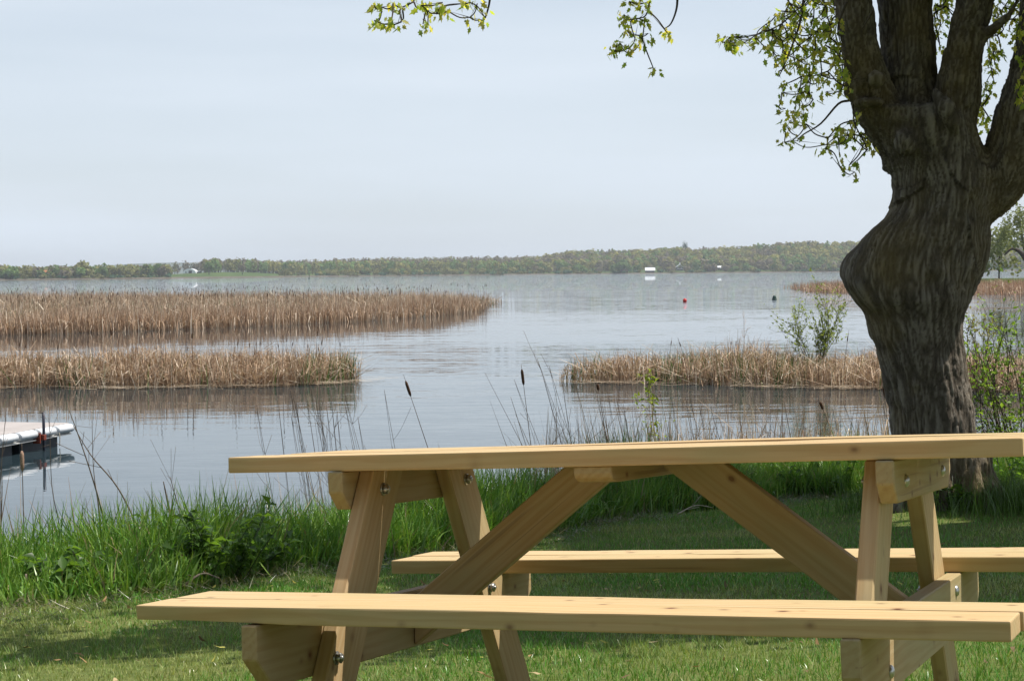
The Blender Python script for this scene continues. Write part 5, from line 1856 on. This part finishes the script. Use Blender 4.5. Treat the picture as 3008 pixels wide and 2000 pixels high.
YC, HC, VC, YB, HB, VB, TB_T = 0.3785, 0.0909, 0.0494, 0.7844, 0.1414, 0.0739, 0.0386
Y0, KS, BH = 0.2891, 0.5802, 0.1633
for sx_t in (-1, 1):
    xb = sx_t * (FA + 0.0195)
    zt = -TT_ - 0.001
    beam_yz('top_cleat', [(-YC, zt), (YC, zt), (YC, zt - VC), (YC - 0.04, zt - HC), (-YC + 0.04, zt - HC), (-YC, zt - VC)], xb, M_WOODG)
    zn = -HS - TT_ + ((N1 + N2) / 2 + (N2 - N1) / 2 * sx_t * 0.7) - 0.001
    zf = -HS - TT_ + ((F1 + F2) / 2 + (F2 - F1) / 2 * sx_t * 0.7) - 0.001
    beam_yz('bench_beam', [(-YB, zn), (YB, zf), (YB, zf - VB), (YB - 0.07, zf - HB), (-YB + 0.07, zn - HB), (-YB, zn - VB)], xb, M_WOODG)
    for sy_ in (-1, 1):
        xl = sx_t * (FA - 0.0195)
        zb = -TH - 0.012
        y_t, y_b = Y0, Y0 + KS * (-zb - TT_)
        # leg: plank on edge in the y-z plane, ends cut level
        ang_ = math.atan2(-zb - TT_, KS * (-zb - TT_))
        ln = math.hypot(-zb - TT_, KS * (-zb - TT_))
        cy_, cz_ = sy_ * ((y_t + y_b) / 2 - BH / 2), (zt + zb) / 2
        poly = [(sy_ * y_t, zt - 0.001), (sy_ * y_b, zb), (sy_ * (y_b - BH), zb), (sy_ * (y_t - BH), zt - 0.001)]
        # rotate so the grain (mesh x) runs along the leg
        th_ = math.atan2(zt - zb, sy_ * (y_t - y_b))
        c_, s_ = math.cos(-th_), math.sin(-th_)
        loc = [((a_ - cy_) * c_ - (b_ - cz_) * s_, (a_ - cy_) * s_ + (b_ - cz_) * c_) for a_, b_ in poly]
        o = link('leg', bm_mesh('leg', prism_bm(loc, 0.038, 'y', 0.0035)), M_WOODL, tb)
        o.rotation_mode = 'XYZ'
        mm_ = Matrix.Rotation(math.pi / 2, 4, 'Z') @ Matrix.Rotation(-th_, 4, 'Y')
        mm_.translation = Vector((xl, cy_, cz_ + TH))
        o.matrix_local = mm_
# middle cleat, laid flat with rounded ends
pl_ = [(-0.366, 0.0), (0.366, 0.0), (0.366, -0.016)] + [(0.366 - 0.045 * (1 - math.cos(a_)), -0.016 - 0.021 * math.sin(a_)) for a_ in (0.5, 1.0, 1.57)] + [(-0.366 + 0.045 * (1 - math.cos(a_)), -0.016 - 0.021 * math.sin(a_)) for a_ in (1.57, 1.0, 0.5)] + [(-0.366, -0.016)]
o = link('middle_cleat', bm_mesh('middle_cleat', prism_bm(pl_, 0.089, 'y', 0.002)), M_WOODG, tb)
place(o, (-0.004, 0, -TT_ - 0.001), (0, 0, math.pi / 2))
# diagonal braces from the bench beams up to the middle cleat
for sx_t in (-1, 1):
    up0, up1 = np.array([sx_t * 0.190, -TT_ - 0.002]), np.array([sx_t * 0.6235, -0.3705])
    lo0, lo1 = np.array([sx_t * 0.048, -TT_ - 0.002]), np.array([sx_t * 0.048, -0.058])
    dv = (up1 - up0) / np.linalg.norm(up1 - up0)
    nv = np.array([-dv[1], dv[0]])
    if nv[1] > 0:
        nv = -nv
    wdt = 0.096
    low_a = up0 + nv * wdt
    k0 = (sx_t * 0.048 - low_a[0]) / dv[0]
    l_in = low_a + dv * k0
    k1 = (sx_t * 0.6235 - low_a[0]) / dv[0]
    l_out = low_a + dv * k1
    poly = [up0, up1, l_out, l_in, np.array([sx_t * 0.048, -TT_ - 0.002])]
    c0_ = np.mean(poly, 0)
    th_ = math.atan2(dv[1], dv[0])
    c_, s_ = math.cos(-th_), math.sin(-th_)
    loc = [((q_[0] - c0_[0]) * c_ - (q_[1] - c0_[1]) * s_, (q_[0] - c0_[0]) * s_ + (q_[1] - c0_[1]) * c_) for q_ in poly]
    o = link('brace', bm_mesh('brace', prism_bm(loc, 0.038, 'y', 0.003)), M_WOODL, tb)
    place(o, (c0_[0], 0.0, c0_[1]), (0, -th_, 0))
# bolts
nutm = mesh_np('nut', *lathe([(0.001, 0.0), (0.012, 0.0), (0.012, 0.011), (0.001, 0.011)], 6))
wash = mesh_np('washer', *lathe([(0.004, 0.0), (0.0155, 0.0), (0.0155, 0.0022), (0.004, 0.0022)], 20))
rodm = mesh_np('threaded_end', *lathe([(0.005, 0.0), (0.005, 0.017), (0.004, 0.018), (0.001, 0.018)], 10))
headm = mesh_np('carriage_head', *lathe([(0.014, 0.0), (0.0135, 0.003), (0.009, 0.0065), (0.001, 0.008)], 16), smooth=True)
M_HOLE = plain('bolt_recess', (0.10, 0.06, 0.03), 0.9, 0.05)
for sx_t in (-1, 1):
    for yb_, zb_ in ((-0.243, -0.087), (0.25, -0.086), (0.386, -0.387), (-0.503, -0.455)):
        e = place(empty('bolt'), (sx_t * (FA - 0.0385), yb_, zb_), (0, -sx_t * math.pi / 2, 0))
        e.parent = tb
        link('washer', wash, M_GALV, e)
        n1_ = link('nut', nutm, M_GALV, e)
        n1_.location = (0, 0, 0.0024)
        link('threaded_end', rodm, M_GALV, e)
        h1_ = link('carriage_head', headm, M_GALV, e)
        h1_.location = (0, 0, -0.0385 - 0.0387)
        h1_.rotation_euler = (math.pi, 0, 0)

# ------------------------------------------------------------------ summer haze over the lake
hz = link('haze', bm_mesh('haze', box_bm(11000.0, 9200.0, 90.0, 0)), None)
hz.location = (0.0, 4540.0, 43.5)
hm = bpy.data.materials.new('haze_air')
hm.use_nodes = True
hn_ = hm.node_tree.nodes
hn_.remove(hn_['Principled BSDF'])
pv = hn_.new('ShaderNodeVolumePrincipled')
pv.inputs['Color'].default_value = (0.86, 0.92, 1.0, 1)
pv.inputs['Density'].default_value = 0.00011
pv.inputs['Anisotropy'].default_value = 0.2
hm.node_tree.links.new(pv.outputs[0], hn_['Material Output'].inputs['Volume'])
hz.data.materials.append(hm)
tag(hz, kind='stuff')

# each look-alike is told apart by its place in its row
bpy.context.view_layer.update()
rows = {}
for o in S.objects:
    if o.get('group') and o.get('category') in ('weed stalk', 'cattail') and o['group'] not in ('cattails on the near shore', 'dead stems over the left bank'):
        rows.setdefault(o['group'], []).append(o)
for g, obs_ in rows.items():
    obs_.sort(key=lambda o: o.location.x / o.location.y)
    for i, o in enumerate(obs_):
        o['label'] = ('leftmost' if i == 0 else ('rightmost' if i == len(obs_) - 1 else ORD[i] + ' from the left')) + ' of the ' + g
